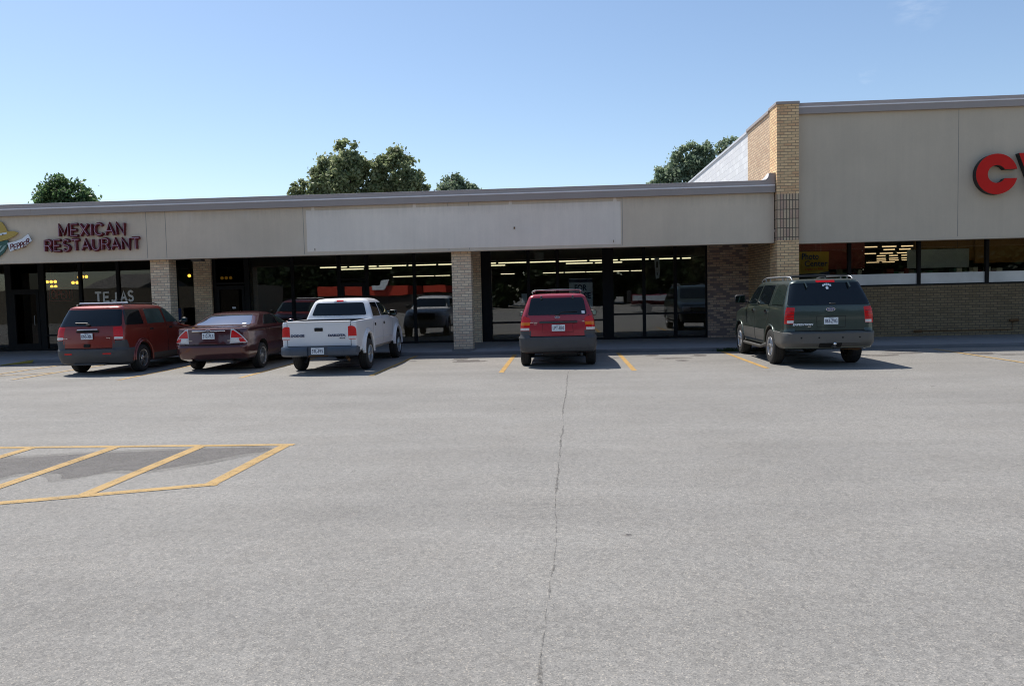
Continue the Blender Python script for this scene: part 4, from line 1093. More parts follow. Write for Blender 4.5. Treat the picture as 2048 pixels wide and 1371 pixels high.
def rpoly(pts, r=.03, n=4):
    """round the corners of a polygon"""
    out = []; m = len(pts)
    for i in range(m):
        p0, p, p2 = Vector(pts[i - 1]), Vector(pts[i]), Vector(pts[(i + 1) % m])
        a = (p0 - p); b = (p2 - p); k = min(r, a.length * .45, b.length * .45)
        A = p + a.normalized() * k; B = p + b.normalized() * k
        for j in range(n + 1):
            t = j / n; out.append(tuple((1 - t) ** 2 * A + 2 * t * (1 - t) * p + t * t * B))
    return out
def mir(poly): return [(-x, z) for x, z in reversed(poly)]
S2 = math.sqrt(2)
def corner(W, pts):
    """outline across the rear corner: a < 0 lies on the rear face, a > 0 on the flank, measured from the corner edge"""
    return [((W + a) / S2, z) for a, z in pts]

# ---- 1: orange-red compact SUV, far left
def suv_orange():
    K = [(.24, .30, 4.30, .78, .10, .2, .06, .1), (.31, .12, 4.50, .87, .20, .25, .08, .12), (.46, .03, 4.58, .905, .22, .28, .09, .12), (.60, .0, 4.60, .91, .22, .28, .09, .12), (.63, .035, 4.6, .912, .18, .28, .09, .12),
         (.80, .045, 4.58, .912, .13, .28, .09, .14), (.95, .06, 4.50, .905, .12, .30, .09, .16), (1.02, .07, 4.30, .90, .12, .35, .09, .18), (1.08, .08, 3.75, .892, .12, .35, .09, .2), (1.115, .09, 3.42, .885, .12, .25, .09, .2), (1.15, .10, 3.32, .875, .12, .22, .09, .18),
         (1.35, .20, 3.02, .815, .12, .2, .08, .15), (1.50, .29, 2.78, .765, .12, .2, .07, .12), (1.575, .34, 2.64, .735, .11, .2, .06, .1), (1.625, .37, 2.5, .70, .10, .2, .06, .1), (1.655, .43, 2.35, .64, .10, .2, .06, .1), (1.672, .55, 2.15, .50, .1, .2, .05, .05), (1.678, .8, 1.9, .25, .1, .1, .02, .02)]
    c = Car('compact_suv', 'orange-red compact SUV with a grey bumper, leftmost of the parked vehicles', 'suv', (-10.84, 17.55, 0), (.915, .95, .95), K, 'p_orange')
    ra, fa, r = .98, 3.69, .345
    BK = [(.235, .24, 1.2, .81, .18, .05, .07, 0), (.30, .07, 1.2, .885, .22, .05, .09, 0), (.46, -.015, 1.2, .914, .24, .05, .10, 0), (.58, -.03, 1.2, .918, .24, .05, .10, 0), (.625, -.02, 1.2, .918, .24, .05, .10, 0), (.64, .02, 1.2, .90, .22, .05, .09, 0)]
    bv, bf = c.add_hull(BK, 0, .03)
    c.arches(ra, fa, .91, r); c.finish_body()
    bm_ = cut(mk(bv, bf, ['clad', 'under']), [cyl(sx * .55, sx * 1.3, ra, r * 1.03, r * 1.13) for sx in (-1, 1)] + [boxs(-1.2, 1.2, ra - .02, 1.6, 0, 1)])
    bm_.shade_smooth(); bm_.set_sharp_from_angle(angle=R(35))
    bo = bpy.data.objects.new('rear_bumper', bm_); C.objects.link(bo); bo.parent = c.root
    c.rebvh([(bv, bf)])
    for sx in (-1, 1):   # bumper corner posts rise to the lamps
        c.pan('bumper_end', corner(.905, [(-.22, .60), (-.19, .83), (.24, .84), (.3, .74), (.34, .60)]), 'corner', 'clad', .008, bo, sx)
    for sx, x in ((-1, -.50), (1, .50)):
        c.pan('reflector', rpoly([(x - .10, .505), (x + .10, .505), (x + .10, .54), (x - .10, .54)], .01), 'rear', 'lens_red', .006, bo)
    mb = MB(); mb.rbox(-.42, .42, .05, .16, .245, .285, .01); mb.build('tow_bar', 'clad', bo)
    tg = c.pan('tailgate', rpoly([(-.655, .66), (.655, .66), (.70, 1.10), (.72, 1.165), (-.72, 1.165), (-.70, 1.10)], .06), 'rear', 'p_orange', .008)
    mb = MB(); c.line(mb, [(-.675, .652), (.675, .652)], 'rear', .016); c.line(mb, [(-.672, .655), (-.72, 1.13)], 'rear', .014); c.line(mb, [(.672, .655), (.72, 1.13)], 'rear', .014)
    mb.build('gap', 'seam', tg)
    gl = rpoly([(-.80, 1.18), (.80, 1.18), (.70, 1.575), (-.70, 1.575)], .04)
    rg = c.pan('rear_window', gl, 'rear', 'cglass', .007)
    mb = MB(); mb.tube([(0, .08, 1.20), (-.02, .12, 1.245), (-.30, .13, 1.25)], .010, 6); mb.tube([(-.02, .12, 1.252), (-.34, .13, 1.26)], .014, 6); mb.rbox(-.05, .05, .07, .12, 1.19, 1.24, .015)
    mb.build('wiper', 'black', rg)
    mb = MB(); mb.rbox(-.27, .27, .035, .075, 1.085, 1.115, .012); mb.build('handle', 'chrome', tg)
    mb = MB(); mb.rbox(-.29, .29, .045, .085, 1.03, 1.083, .012); mb.build('handle_recess', 'seam', tg)
    c.plate('KNS-386', 0, .945, .022, tg)
    mb = MB(); mb.rbox(-.09, .07, .0, .05, .68, .76, .012); mb.build('lower_trim', 'seam', tg)
    c.writing('VUE', -.62, -.50, .885, .91, .025, parent=tg); c.writing('V6', .50, .60, .885, .91, .025, parent=tg)
    for sx in (-1, 1):
        o = c.pan('taillight', rpoly(corner(.905, [(-.155, .86), (-.14, 1.15), (.11, 1.165), (.12, 1.1), (.11, .86)]), .02), 'corner', 'lens_red', .012, sx=sx)
        c.pan('reversing_lamp', rpoly(corner(.905, [(-.145, .865), (-.14, .92), (.10, .92), (.10, .865)]), .02), 'corner', 'lens_white', .017, parent=o, sx=sx)
        q = c.pan('quarter_window', rpoly([(.30, 1.19), (1.12, 1.19), (1.10, 1.555), (.44, 1.56)], .04), 'side', 'cglass', .007, sx=sx)
        d = c.pan('rear_door', [(1.42, .42), (1.42, .60), (1.30, .74), (1.22, .86), (1.22, 1.60), (2.20, 1.615), (2.24, 1.2), (2.24, .42)], 'side', 'p_orange', .004, sx=sx)
        c.pan('window', rpoly([(1.30, 1.19), (2.18, 1.19), (2.13, 1.56), (1.32, 1.56)], .04), 'side', 'cglass3', .009, parent=d, sx=sx)
        d2 = c.pan('front_door', [(2.262, .42), (2.262, 1.2), (2.22, 1.6), (2.48, 1.58), (2.9, 1.4), (3.24, 1.16), (3.28, 1.05), (3.25, .42)], 'side', 'p_orange', .004, sx=sx)
        c.pan('window', rpoly([(2.28, 1.19), (3.14, 1.19), (2.9, 1.36), (2.58, 1.55), (2.24, 1.57)], .04), 'side', 'cglass3', .009, parent=d2, sx=sx)
        for dd, y in ((d, 1.36), (d2, 2.36)): c.pan('handle', rpoly([(y, 1.035), (y + .16, 1.035), (y + .16, 1.075), (y, 1.075)], .015), 'side', 'seam', .014, parent=dd, sx=sx)
        mb = MB(); c.line(mb, [(2.251, .42), (2.251, 1.6)], 'side', .018, .002, sx=sx); mb.build('gap', 'seam', d)
        for y in (ra, fa):
            mb = MB(); P = [(sx * .925, y + .425 * math.cos(R(a)), .355 + .425 * math.sin(R(a))) for a in range(-8, 189, 12)]; mb.tube(P, .03, 6)
            P2 = [(sx * .90, p[1] + (p[1] - y) * .1, p[2] + (p[2] - .355) * .1) for p in P]; mb.tube(P2, .025, 6); mb.build('wheel_arch_trim', 'p_orange', c.root, 60)
        c.pan('sill_cladding', [(1.42, .27), (1.42, .44), (3.25, .44), (3.25, .27)], 'side', 'clad', .01, sx=sx)
        mb = MB(); mb.tube([(sx * .60, .62, 1.655), (sx * .615, .66, 1.70), (sx * .62, 2.1, 1.705), (sx * .60, 2.3, 1.67)], .014, 6); mb.build('roof_rail', 'black', c.root, 60)
        c.mirror(sx, sx * .885, 3.06, 1.14, .17, .15)
    mb = MB(); mb.rbox(-.64, .64, .78, .84, 1.71, 1.75, .01); mb.build('roof_bar', 'plate', c.root)
    mb = MB(); mb.tube([(.25, 1.1, 1.67), (.25, .95, 1.84)], .005, 5); mb.build('aerial', 'black', c.root)
    c.pan('windscreen', rpoly([(-.74, 1.18), (.74, 1.18), (.64, 1.56), (-.64, 1.56)], .05), 'front', 'cglass', .007)
    for sx in (-1, 1): c.pan('headlight', rpoly([(sx * .45, .78), (sx * .45, .92), (sx * .80, .94), (sx * .80, .76)], .03), 'front', 'lens_white', .01)
    c.under(.35, 4.3, .72, axle=(ra, fa), r=r)
    c.wheels(ra, fa, .795, r, .225, 'split', .62)
suv_orange()

# ---- 2: maroon sedan
def sedan():
    K = [(.20, .34, 4.55, .76, .12, .25, .08, .1), (.27, .12, 4.76, .86, .16, .3, .10, .16), (.40, .03, 4.82, .905, .18, .35, .12, .2), (.55, .0, 4.83, .915, .18, .35, .12, .22), (.60, .02, 4.82, .915, .18, .35, .12, .22), (.62, .06, 4.82, .914, .17, .35, .12, .22),
         (.75, .075, 4.76, .912, .16, .38, .12, .24), (.84, .085, 4.62, .905, .16, .4, .12, .26), (.90, .09, 4.3, .90, .15, .4, .12, .26), (.95, .092, 3.95, .89, .15, .4, .12, .26), (.985, .095, 3.72, .875, .15, .35, .12, .22), (1.00, .13, 3.64, .865, .15, .3, .12, .2),
         (1.015, .35, 3.58, .85, .15, .3, .08, .2), (1.03, .75, 3.54, .835, .12, .3, .02, .2), (1.05, .90, 3.48, .82, .12, .3, .02, .2), (1.20, 1.16, 3.14, .735, .14, .25, .08, .18), (1.33, 1.40, 2.84, .655, .16, .2, .08, .14), (1.385, 1.58, 2.66, .60, .18, .2, .10, .12), (1.41, 1.86, 2.5, .52, .2, .2, .08, .1), (1.423, 2.02, 2.35, .36, .15, .15, .05, .05), (1.428, 2.1, 2.28, .18, .05, .05, .02, .02)]
    c = Car('sedan', 'maroon four-door sedan between the orange-red SUV and the white pickup', 'car', (-8.08, 17.70, 0), .955, K, 'p_maroon')
    ra, fa, r = 1.16, 3.89, .325
    c.arches(ra, fa, .91, r, 1.12); c.finish_body()
    lid = c.pan('boot_lid', rpoly([(-.60, .62), (.60, .62), (.66, .98), (-.66, .98)], .04), 'rear', 'p_maroon', .007)
    mb = MB(); c.line(mb, [(-.668, .97), (-.615, .645), (-.58, .613), (.58, .613), (.615, .645), (.668, .97)], 'rear', .012); c.line(mb, [(-.80, .595), (.80, .595)], 'rear', .008); mb.build('gap', 'seam', lid)
    mb = MB(); mb.rbox(-.41, .41, .055, .085, .925, .955, .01); mb.build('chrome_strip', 'chrome', lid)
    c.oval(0, .955, .057, .06, .028, lid)
    c.plate('312-PLS', 0, .825, .062, lid)
    c.writing('FUSION', -.55, -.40, .70, .722, .068, parent=lid); c.writing('SEL', .46, .55, .70, .72, .068, parent=lid)
    c.pan('rear_window', rpoly([(-.70, 1.055), (.70, 1.055), (.54, 1.345), (-.54, 1.345)], .05), 'rear', 'rear_sky', .006, grid=.04)
    for sx in (-1, 1):
        T = [(-.30, .64), (-.235, .985), (-.17, .985), (-.02, .88), (.24, .655)]
        o = c.pan('taillight', corner(.905, T), 'corner', 'lens_rim', .010, sx=sx)
        c.pan('red_lens', corner(.905, [(-.255, .775), (-.215, .945), (-.165, .945), (-.03, .855), (.055, .775)]), 'corner', 'lens_red', .016, parent=o, sx=sx)
        c.pan('clear_lens', corner(.905, [(-.272, .67), (-.255, .76), (-.06, .76), (-.03, .67)]), 'corner', 'lens_white', .016, parent=o, sx=sx)
        c.pan('amber_lens', corner(.905, [(-.02, .67), (-.04, .76), (.07, .76), (.17, .67)]), 'corner', 'lens_red', .016, parent=o, sx=sx)
        d = c.pan('rear_door', [(1.62, .32), (1.60, .55), (1.50, .72), (1.42, .86), (1.42, 1.02), (1.62, 1.03), (2.50, 1.02), (2.50, .32)], 'side', 'p_maroon', .004, sx=sx)
        c.pan('window', rpoly([(1.46, 1.045), (2.44, 1.045), (2.40, 1.33), (1.92, 1.32), (1.68, 1.2)], .04), 'side', 'cglass', .007, parent=d, sx=sx)
        d2 = c.pan('front_door', [(2.52, .32), (2.52, 1.02), (3.50, .98), (3.52, .32)], 'side', 'p_maroon', .004, sx=sx)
        c.pan('window', rpoly([(2.50, 1.045), (3.38, 1.035), (2.95, 1.25), (2.72, 1.33), (2.46, 1.335)], .04), 'side', 'cglass2', .007, parent=d2, sx=sx)
        for dd, y in ((d, 1.62), (d2, 2.60)): c.pan('handle', rpoly([(y, .90), (y + .17, .90), (y + .17, .935), (y, .935)], .015), 'side', 'p_maroon', .022, parent=dd, sx=sx)
        mb = MB(); c.line(mb, [(2.51, .32), (2.51, 1.02)], 'side', .016, .002, sx=sx); mb.build('gap', 'seam', d)
        c.mirror(sx, sx * .86, 3.15, 1.0, .17, .13, 'p_maroon')
    c.pan('windscreen', rpoly([(-.68, 1.06), (.68, 1.06), (.52, 1.35), (-.52, 1.35)], .05), 'front', 'cglass', .006)
    for sx in (-1, 1): c.pan('headlight', rpoly([(sx * .45, .62), (sx * .45, .74), (sx * .80, .80), (sx * .82, .64)], .03), 'front', 'lens_white', .01)
    c.pan('window_sticker', rpoly([(.47, 1.065), (.58, 1.065), (.57, 1.095), (.48, 1.095)], .01), 'rear', 'plate', .010)
    for x in (.52, -.52):
        mb = MB(); mb.tube([(x, .12, .24), (x, .5, .25)], .035, 12); mb.build('exhaust', 'rim_dark', c.root, 40)
    c.under(.4, 4.4, .70, .18, .4, (ra, fa), r)
    lift(c.root, .055, .3, 1.38)
    c.wheels(ra, fa, .80, r, .22, 'ten', .66)
M['rear_sky'] = simple('film_tinted_glass', (.34, .37, .42), .05, metal=1., vary=0)
M['lens_rim'] = simple('silvered_lens_rim', (.62, .60, .60), .3, spec=.6)
sedan()

# ---- 3: white crew-cab pickup
def pickup():
    BR = 1.70
    K = [(.36, .10, 5.20, .76, .06, .2, .02, .1), (.44, .06, 5.34, .86, .06, .25, .02, .14), (.55, .06, 5.42, .875, .06, .3, .02, .18), (.80, .06, 5.44, .88, .06, .35, .02, .2), (.98, .06, 5.36, .875, .06, .4, .02, .25), (1.06, .06, 5.1, .87, .05, .4, .02, .3), (1.09, .065, 4.6, .862, .05, .35, .02, .3), (1.10, .07, 4.3, .858, .05, .3, .02, .3),
         (1.112, BR, 4.22, .85, .05, .25, .04, .25), (1.16, BR, 4.1, .835, .06, .22, .05, .2), (1.40, BR + .08, 3.72, .77, .08, .2, .06, .18), (1.56, BR + .15, 3.45, .715, .10, .2, .06, .15), (1.62, BR + .18, 3.33, .68, .10, .2, .06, .12), (1.66, BR + .24, 3.2, .62, .12, .2, .06, .1), (1.685, BR + .36, 3.0, .48, .12, .2, .05, .05), (1.69, BR + .6, 2.8, .25, .1, .1, .02, .02)]
    c = Car('pickup_truck', 'white crew-cab pickup truck with a slate rear bumper', 'pickup truck', (-5.27, 16.92, 0), (.935, .965, .965), K, 'p_white', tf=.05, tr=.0)
    ra, fa, r = 1.16, 4.49, .365
    c.arches(ra, fa, .88, r, 1.17, .3)
    c.cutters.append(boxs(-.76, .76, .13, BR - .05, .62, 1.5))
    c.finish_body()
    tg = c.pan('tailgate', rpoly([(-.735, .565), (.735, .565), (.735, 1.085), (-.735, 1.085)], .015), 'rear', 'p_white', .008)
    mb = MB(); c.line(mb, [(-.748, 1.09), (-.748, .553), (.748, .553), (.748, 1.09)], 'rear', .011, .002); mb.build('gap', 'seam', tg)
    mb = MB(); mb.rbox(-.10, .10, .038, .060, .89, .965, .03); mb.build('handle', 'seam', tg)
    mb = MB(); mb.rbox(-.74, .74, .04, .13, 1.086, 1.118, .012); mb.build('cap_rail', 'p_white', tg)
    c.writing('DODGE', -.66, -.34, .765, .82, .050, 'ink', tg, .05, name='lettering'); c.writing('DAKOTA', .22, .63, .765, .82, .050, 'ink', tg, .05, name='lettering')
    c.writing('4x4', .48, .62, .715, .745, .050, 'clad', tg, .01, .4, name='lettering')
    for sx in (-1, 1):
        o = c.pan('taillight', rpoly(corner(.875, [(-.115, .70), (-.115, .995), (.0, 1.0), (.07, .96), (.09, .9), (.10, .70)]), .03), 'corner', 'lens_red', .012, sx=sx)
        c.pan('reversing_lamp', rpoly(corner(.875, [(-.11, .71), (-.11, .77), (.09, .77), (.09, .71)]), .01), 'corner', 'lens_white', .017, parent=o, sx=sx)
        # flared arches
        for y in (ra, fa):
            mb = MB(); P = [(sx * .89, y + .455 * math.cos(R(a)), .375 + .455 * math.sin(R(a))) for a in range(-6, 187, 10)]; mb.tube(P, .042, 8)
            P = [(sx * .875, y + .50 * math.cos(R(a)), .375 + .50 * math.sin(R(a))) for a in range(-2, 183, 10)]; mb.tube(P, .03, 8)
            mb.build('fender_flare', 'p_white', c.root, 70)
        d = c.pan('rear_door', [(1.98, .45), (1.78, .62), (1.76, 1.11), (2.70, 1.11), (2.70, .45)], 'side', 'p_white', .005, sx=sx)
        c.pan('window', rpoly([(1.88, 1.16), (2.62, 1.16), (2.58, 1.56), (2.0, 1.56)], .04), 'side', 'cglass', .008, parent=d, sx=sx)
        d2 = c.pan('front_door', [(2.72, .45), (2.72, 1.11), (3.86, 1.09), (3.88, .45)], 'side', 'p_white', .005, sx=sx)
        c.pan('window', rpoly([(2.72, 1.16), (3.88, 1.14), (3.62, 1.36), (3.36, 1.53), (2.68, 1.56)], .04), 'side', 'cglass2', .008, parent=d2, sx=sx)
        for dd, y in ((d, 1.84), (d2, 2.80)): c.pan('handle', rpoly([(y, .93), (y + .14, .93), (y + .14, 1.0), (y, 1.0)], .02), 'side', 'seam', .009, parent=dd, sx=sx)
        mb = MB(); c.line(mb, [(2.71, .45), (2.71, 1.11)], 'side', .016, .002, sx=sx); c.line(mb, [(1.73, .45), (1.73, 1.08)], 'side', .014, .002, sx=sx); c.line(mb, [(3.89, .45), (3.89, 1.08)], 'side', .012, .002, sx=sx); mb.build('gap', 'seam', d)
        c.pan('rub_strip', [(1.8, .60), (1.8, .625), (3.86, .625), (3.86, .60)], 'side', 'p_white', .018, sx=sx)
        c.mirror(sx, sx * .86, 3.58, 1.13, .21, .17)
    # bumper: stepped steel bar with a number plate recess
    mb = MB()
    pr = [(-.13, .40), (-.13, .50), (-.11, .545), (.06, .55), (.06, .36), (-.02, .33), (-.11, .36)]
    def bar(x0, x1, p): mb.prismx(p, x0, x1)
    bar(-.60, -.24, pr); bar(.24, .60, pr); bar(-.238, .238, [(-.07, .36), (-.07, .548), (.06, .548), (.06, .36)])
    for sx in (-1, 1):
        a, b = sorted((sx * .602, sx * .88)); n = 6
        vs = []; 
        for k in range(n + 1):
            x = sx * (.602 + (.885 - .602) * k / n); sh = .13 * (k / n) ** 2.2
            vs += [(x, y + sh, z) for y, z in pr]
        m7 = len(pr); fs = [tuple(range(m7)), tuple(n * m7 + i for i in range(m7))]
        for k in range(n):
            for i in range(m7): j = (i + 1) % m7; fs.append((k * m7 + i, k * m7 + j, (k + 1) * m7 + j, (k + 1) * m7 + i))
        mb.add(vs, fs)
        mb.rbox(sx * .80 - .08, sx * .80 + .08, .03, .35, .38, .53, .02)
    bo = mb.build('rear_bumper', 'clad_blue', c.root, 35)
    c.plate('59L-FF5', 0, .455, -.078, bo)
    c.pan('rear_window', rpoly([(-.70, 1.20), (.70, 1.20), (.60, 1.565), (-.60, 1.565)], .06), 'rear', 'cglass', .007)
    mb = MB(); c.panel(mb, rpoly([(-.09, 1.598), (.09, 1.598), (.085, 1.635), (-.085, 1.635)], .008), 'rear', .012); c.panel(mb, [(-.16, 1.602), (.16, 1.602), (.15, 1.632), (-.15, 1.632)], 'rear', .008, 1); mb.build('high_brake_light', ['lens_red', 'lens_white'], c.root, 40)
    c.pan('windscreen', rpoly([(-.72, 1.16), (.72, 1.16), (.60, 1.56), (-.60, 1.56)], .05), 'front', 'cglass', .007)
    for sx in (-1, 1): c.pan('headlight', rpoly([(sx * .52, .76), (sx * .52, .90), (sx * .80, .90), (sx * .80, .76)], .03), 'front', 'lens_white', .01)
    c.pan('grille', rpoly([(-.45, .68), (.45, .68), (.45, .92), (-.45, .92)], .05), 'front', 'seam', .01)
    c.under(.25, 5.1, .62, .28, .5, (ra, fa), r)
    mb = MB(); mb.tube([(.62, .30, .30), (.40, .9, .34), (.30, 1.6, .34)], .035, 8); mb.tube([(-.1, .55, .36), (-.1, .56, .52)], .32, 24); mb.build('exhaust', 'rust', c.root, 40)
    lift(c.root, .075, .45)
    c.wheels(ra, fa, .81, r, .235, 'five', .60)
pickup()

# ---- 4: bright red small SUV
def suv_red():
    K = [(.33, .30, 4.15, .80, .08, .2, .04, .1), (.385, .08, 4.32, .84, .12, .25, .05, .12), (.48, .03, 4.38, .87, .12, .3, .06, .14), (.70, .03, 4.40, .88, .12, .3, .06, .16), (.90, .035, 4.36, .885, .11, .32, .05, .18), (1.0, .04, 4.2, .88, .10, .35, .05, .2), (1.06, .045, 3.85, .872, .10, .35, .05, .22), (1.10, .05, 3.45, .865, .10, .25, .05, .22), (1.14, .055, 3.36, .858, .10, .22, .05, .2),
         (1.18, .06, 3.30, .85, .10, .22, .05, .18), (1.38, .11, 3.0, .775, .10, .2, .05, .15), (1.55, .16, 2.76, .705, .10, .2, .05, .12), (1.62, .18, 2.64, .675, .09, .2, .04, .1), (1.665, .21, 2.5, .635, .09, .2, .04, .1), (1.69, .27, 2.35, .56, .1, .2, .04, .1), (1.705, .4, 2.1, .42, .1, .2, .03, .05), (1.71, .7, 1.9, .2, .1, .1, .02, .02)]
    c = Car('small_suv', 'bright red small SUV with a grey bumper and roof rack, parked alone in the middle', 'suv', (-.12, 17.46, 0), .95, K, 'p_red')
    ra, fa, r = .86, 3.48, .35
    c.arches(ra, fa, .88, r); 
    BK = [(.345, .18, 1.2, .84, .12, .05, .05, 0), (.39, .03, 1.2, .875, .16, .05, .07, 0), (.47, -.015, 1.2, .895, .17, .05, .08, 0), (.67, -.03, 1.2, .902, .17, .05, .08, 0), (.71, -.02, 1.2, .904, .17, .05, .08, 0), (.72, .02, 1.2, .90, .17, .05, .08, 0)]
    c.finish_body()
    bv, bf = c.add_hull(BK, 0, .02)
    bm_ = cut(mk(bv, bf, ['clad', 'under']), [cyl(sx * .5, sx * 1.3, ra, r * 1.03, r * 1.13) for sx in (-1, 1)] + [boxs(-1.2, 1.2, ra - .02, 1.6, 0, 1)])
    bm_.shade_smooth(); bm_.set_sharp_from_angle(angle=R(35))
    bo = bpy.data.objects.new('rear_bumper', bm_); C.objects.link(bo); bo.parent = c.root
    c.rebvh([(bv, bf)])
    for sx in (-1, 1): c.pan('bumper_end', corner(.88, [(-.20, .68), (-.21, .86), (.14, .86), (.24, .80), (.34, .68)]), 'corner', 'clad', .008, bo, sx)
    tg = c.pan('tailgate', rpoly([(-.64, .735), (.64, .735), (.70, 1.19), (-.70, 1.19)], .03), 'rear', 'p_red', .008)
    mb = MB(); c.line(mb, [(-.715, 1.20), (-.655, .725), (.655, .725), (.715, 1.20)], 'rear', .014); mb.build('gap', 'seam', tg)
    mb = MB(); mb.rbox(-.42, .46, .018, .046, 1.025, 1.075, .015); mb.build('handle_bar', 'clad', tg)
    c.oval(.0, 1.165, .038, .062, .028, tg)
    c.plate('LPT-850', 0.02, .92, .028, tg)
    c.writing('ESCAPE', -.63, -.46, 1.035, 1.058, .032, parent=tg); c.writing('XLT', -.54, -.48, 1.0, 1.02, .032, parent=tg); c.writing('V6', .56, .62, 1.05, 1.08, .032, parent=tg); c.writing('DEALER', -.62, -.46, .865, .885, .030, 'clad', tg) if 0 else None
    mb = MB(); c.line(mb, [(-.36, .82), (-.34, 1.0)], 'rear', .006, .0085); c.line(mb, [(.36, .82), (.34, 1.0)], 'rear', .006, .0085); c.line(mb, [(-.36, .82), (.36, .82)], 'rear', .006, .0085); mb.build('plate_recess_edge', 'seam', tg)
    rg = c.pan('rear_window', rpoly([(-.68, 1.215), (.68, 1.215), (.60, 1.605), (-.60, 1.605)], .05), 'rear', 'cglass', .008)
    mb = MB(); mb.tube([(.02, .05, 1.225), (.10, .06, 1.28), (.46, .06, 1.295)], .009, 6); mb.rbox(-.06, .06, .035, .07, 1.205, 1.232, .01); mb.build('wiper', 'black', rg)
    for x in (-.36, .36):
        mb = MB(); mb.rbox(x - .022, x + .022, .13, .17, 1.575, 1.66, .008); mb.build('hinge', 'clad', rg)
    c.pan('window_sticker', [(.56, 1.235), (.63, 1.235), (.625, 1.30), (.555, 1.30)], 'rear', 'plate', .012)
    for sx in (-1, 1):
        o = c.pan('taillight', rpoly(corner(.88, [(-.165, .865), (-.19, 1.10), (-.13, 1.17), (.02, 1.19), (.06, 1.10), (.10, .865)]), .02), 'corner', 'lens_red', .012, sx=sx)
        c.pan('indicator', corner(.88, [(-.17, .985), (-.178, 1.055), (.065, 1.055), (.075, .985)]), 'corner', 'lens_amber', .017, parent=o, sx=sx)
        c.pan('reversing_lamp', corner(.88, [(-.16, .87), (-.162, .925), (.09, .925), (.095, .87)]), 'corner', 'lens_white', .017, parent=o, sx=sx)
        c.pan('quarter_window', rpoly([(.25, 1.22), (1.02, 1.22), (1.0, 1.58), (.36, 1.59)], .04), 'side', 'cglass', .007, sx=sx)
        d = c.pan('rear_door', [(1.34, .46), (1.30, .64), (1.12, .86), (1.12, 1.62), (2.08, 1.62), (2.14, 1.2), (2.14, .46)], 'side', 'p_red', .004, sx=sx)
        c.pan('window', rpoly([(1.20, 1.22), (2.06, 1.22), (2.0, 1.58), (1.2, 1.58)], .04), 'side', 'cglass', .009, parent=d, sx=sx)
        d2 = c.pan('front_door', [(2.16, .46), (2.16, 1.2), (2.1, 1.62), (2.5, 1.6), (2.9, 1.4), (3.22, 1.17), (3.22, .46)], 'side', 'p_red', .004, sx=sx)
        c.pan('window', rpoly([(2.20, 1.22), (3.05, 1.22), (2.55, 1.57), (2.14, 1.58)], .04), 'side', 'cglass', .009, parent=d2, sx=sx)
        for dd, y in ((d, 1.25), (d2, 2.25)): c.pan('handle', rpoly([(y, 1.06), (y + .15, 1.06), (y + .15, 1.10), (y, 1.10)], .015), 'side', 'seam', .014, parent=dd, sx=sx)
        c.pan('sill_cladding', [(1.30, .30), (1.30, .60), (3.05, .60), (3.05, .30)], 'side', 'clad', .01, sx=sx)
        c.mirror(sx, sx * .855, 3.0, 1.11, .17, .14)
        mb = MB(); mb.tube([(sx * .56, .40, 1.68), (sx * .58, .44, 1.745), (sx * .58, 2.2, 1.745), (sx * .56, 2.36, 1.69)], .014, 6); mb.build('roof_rail', 'black', c.root, 60)
    mb = MB(); mb.tube([(-.58, .50, 1.755), (-.54, .50, 1.785), (-.1, .50, 1.80), (.1, .50, 1.80), (.54, .50, 1.785), (.58, .50, 1.755)], .010, 8); mb.build('roof_bar', 'silver', c.root, 60)
    mb = MB(); mb.tube([(-.58, 1.7, 1.755), (-.54, 1.7, 1.785), (.54, 1.7, 1.785), (.58, 1.7, 1.755)], .010, 8); mb.build('roof_bar', 'silver', c.root, 60)
    c.pan('windscreen', rpoly([(-.70, 1.2), (.70, 1.2), (.58, 1.6), (-.58, 1.6)], .05), 'front', 'cglass', .007)
    for sx in (-1, 1): c.pan('headlight', rpoly([(sx * .45, .80), (sx * .45, .94), (sx * .78, .94), (sx * .78, .80)], .03), 'front', 'lens_white', .01)
    c.under(.35, 4.1, .70, .26, .5, (ra, fa), r)
    mb = MB(); mb.tube([(-.35, .4, .33), (.45, .4, .33)], .085, 14); mb.tube([(.45, .4, .33), (.55, .10, .30)], .03, 8); mb.build('exhaust', 'rim_dark', c.root, 40)
    c.wheels(ra, fa, .775, r, .235, 'split', .60)
suv_red()

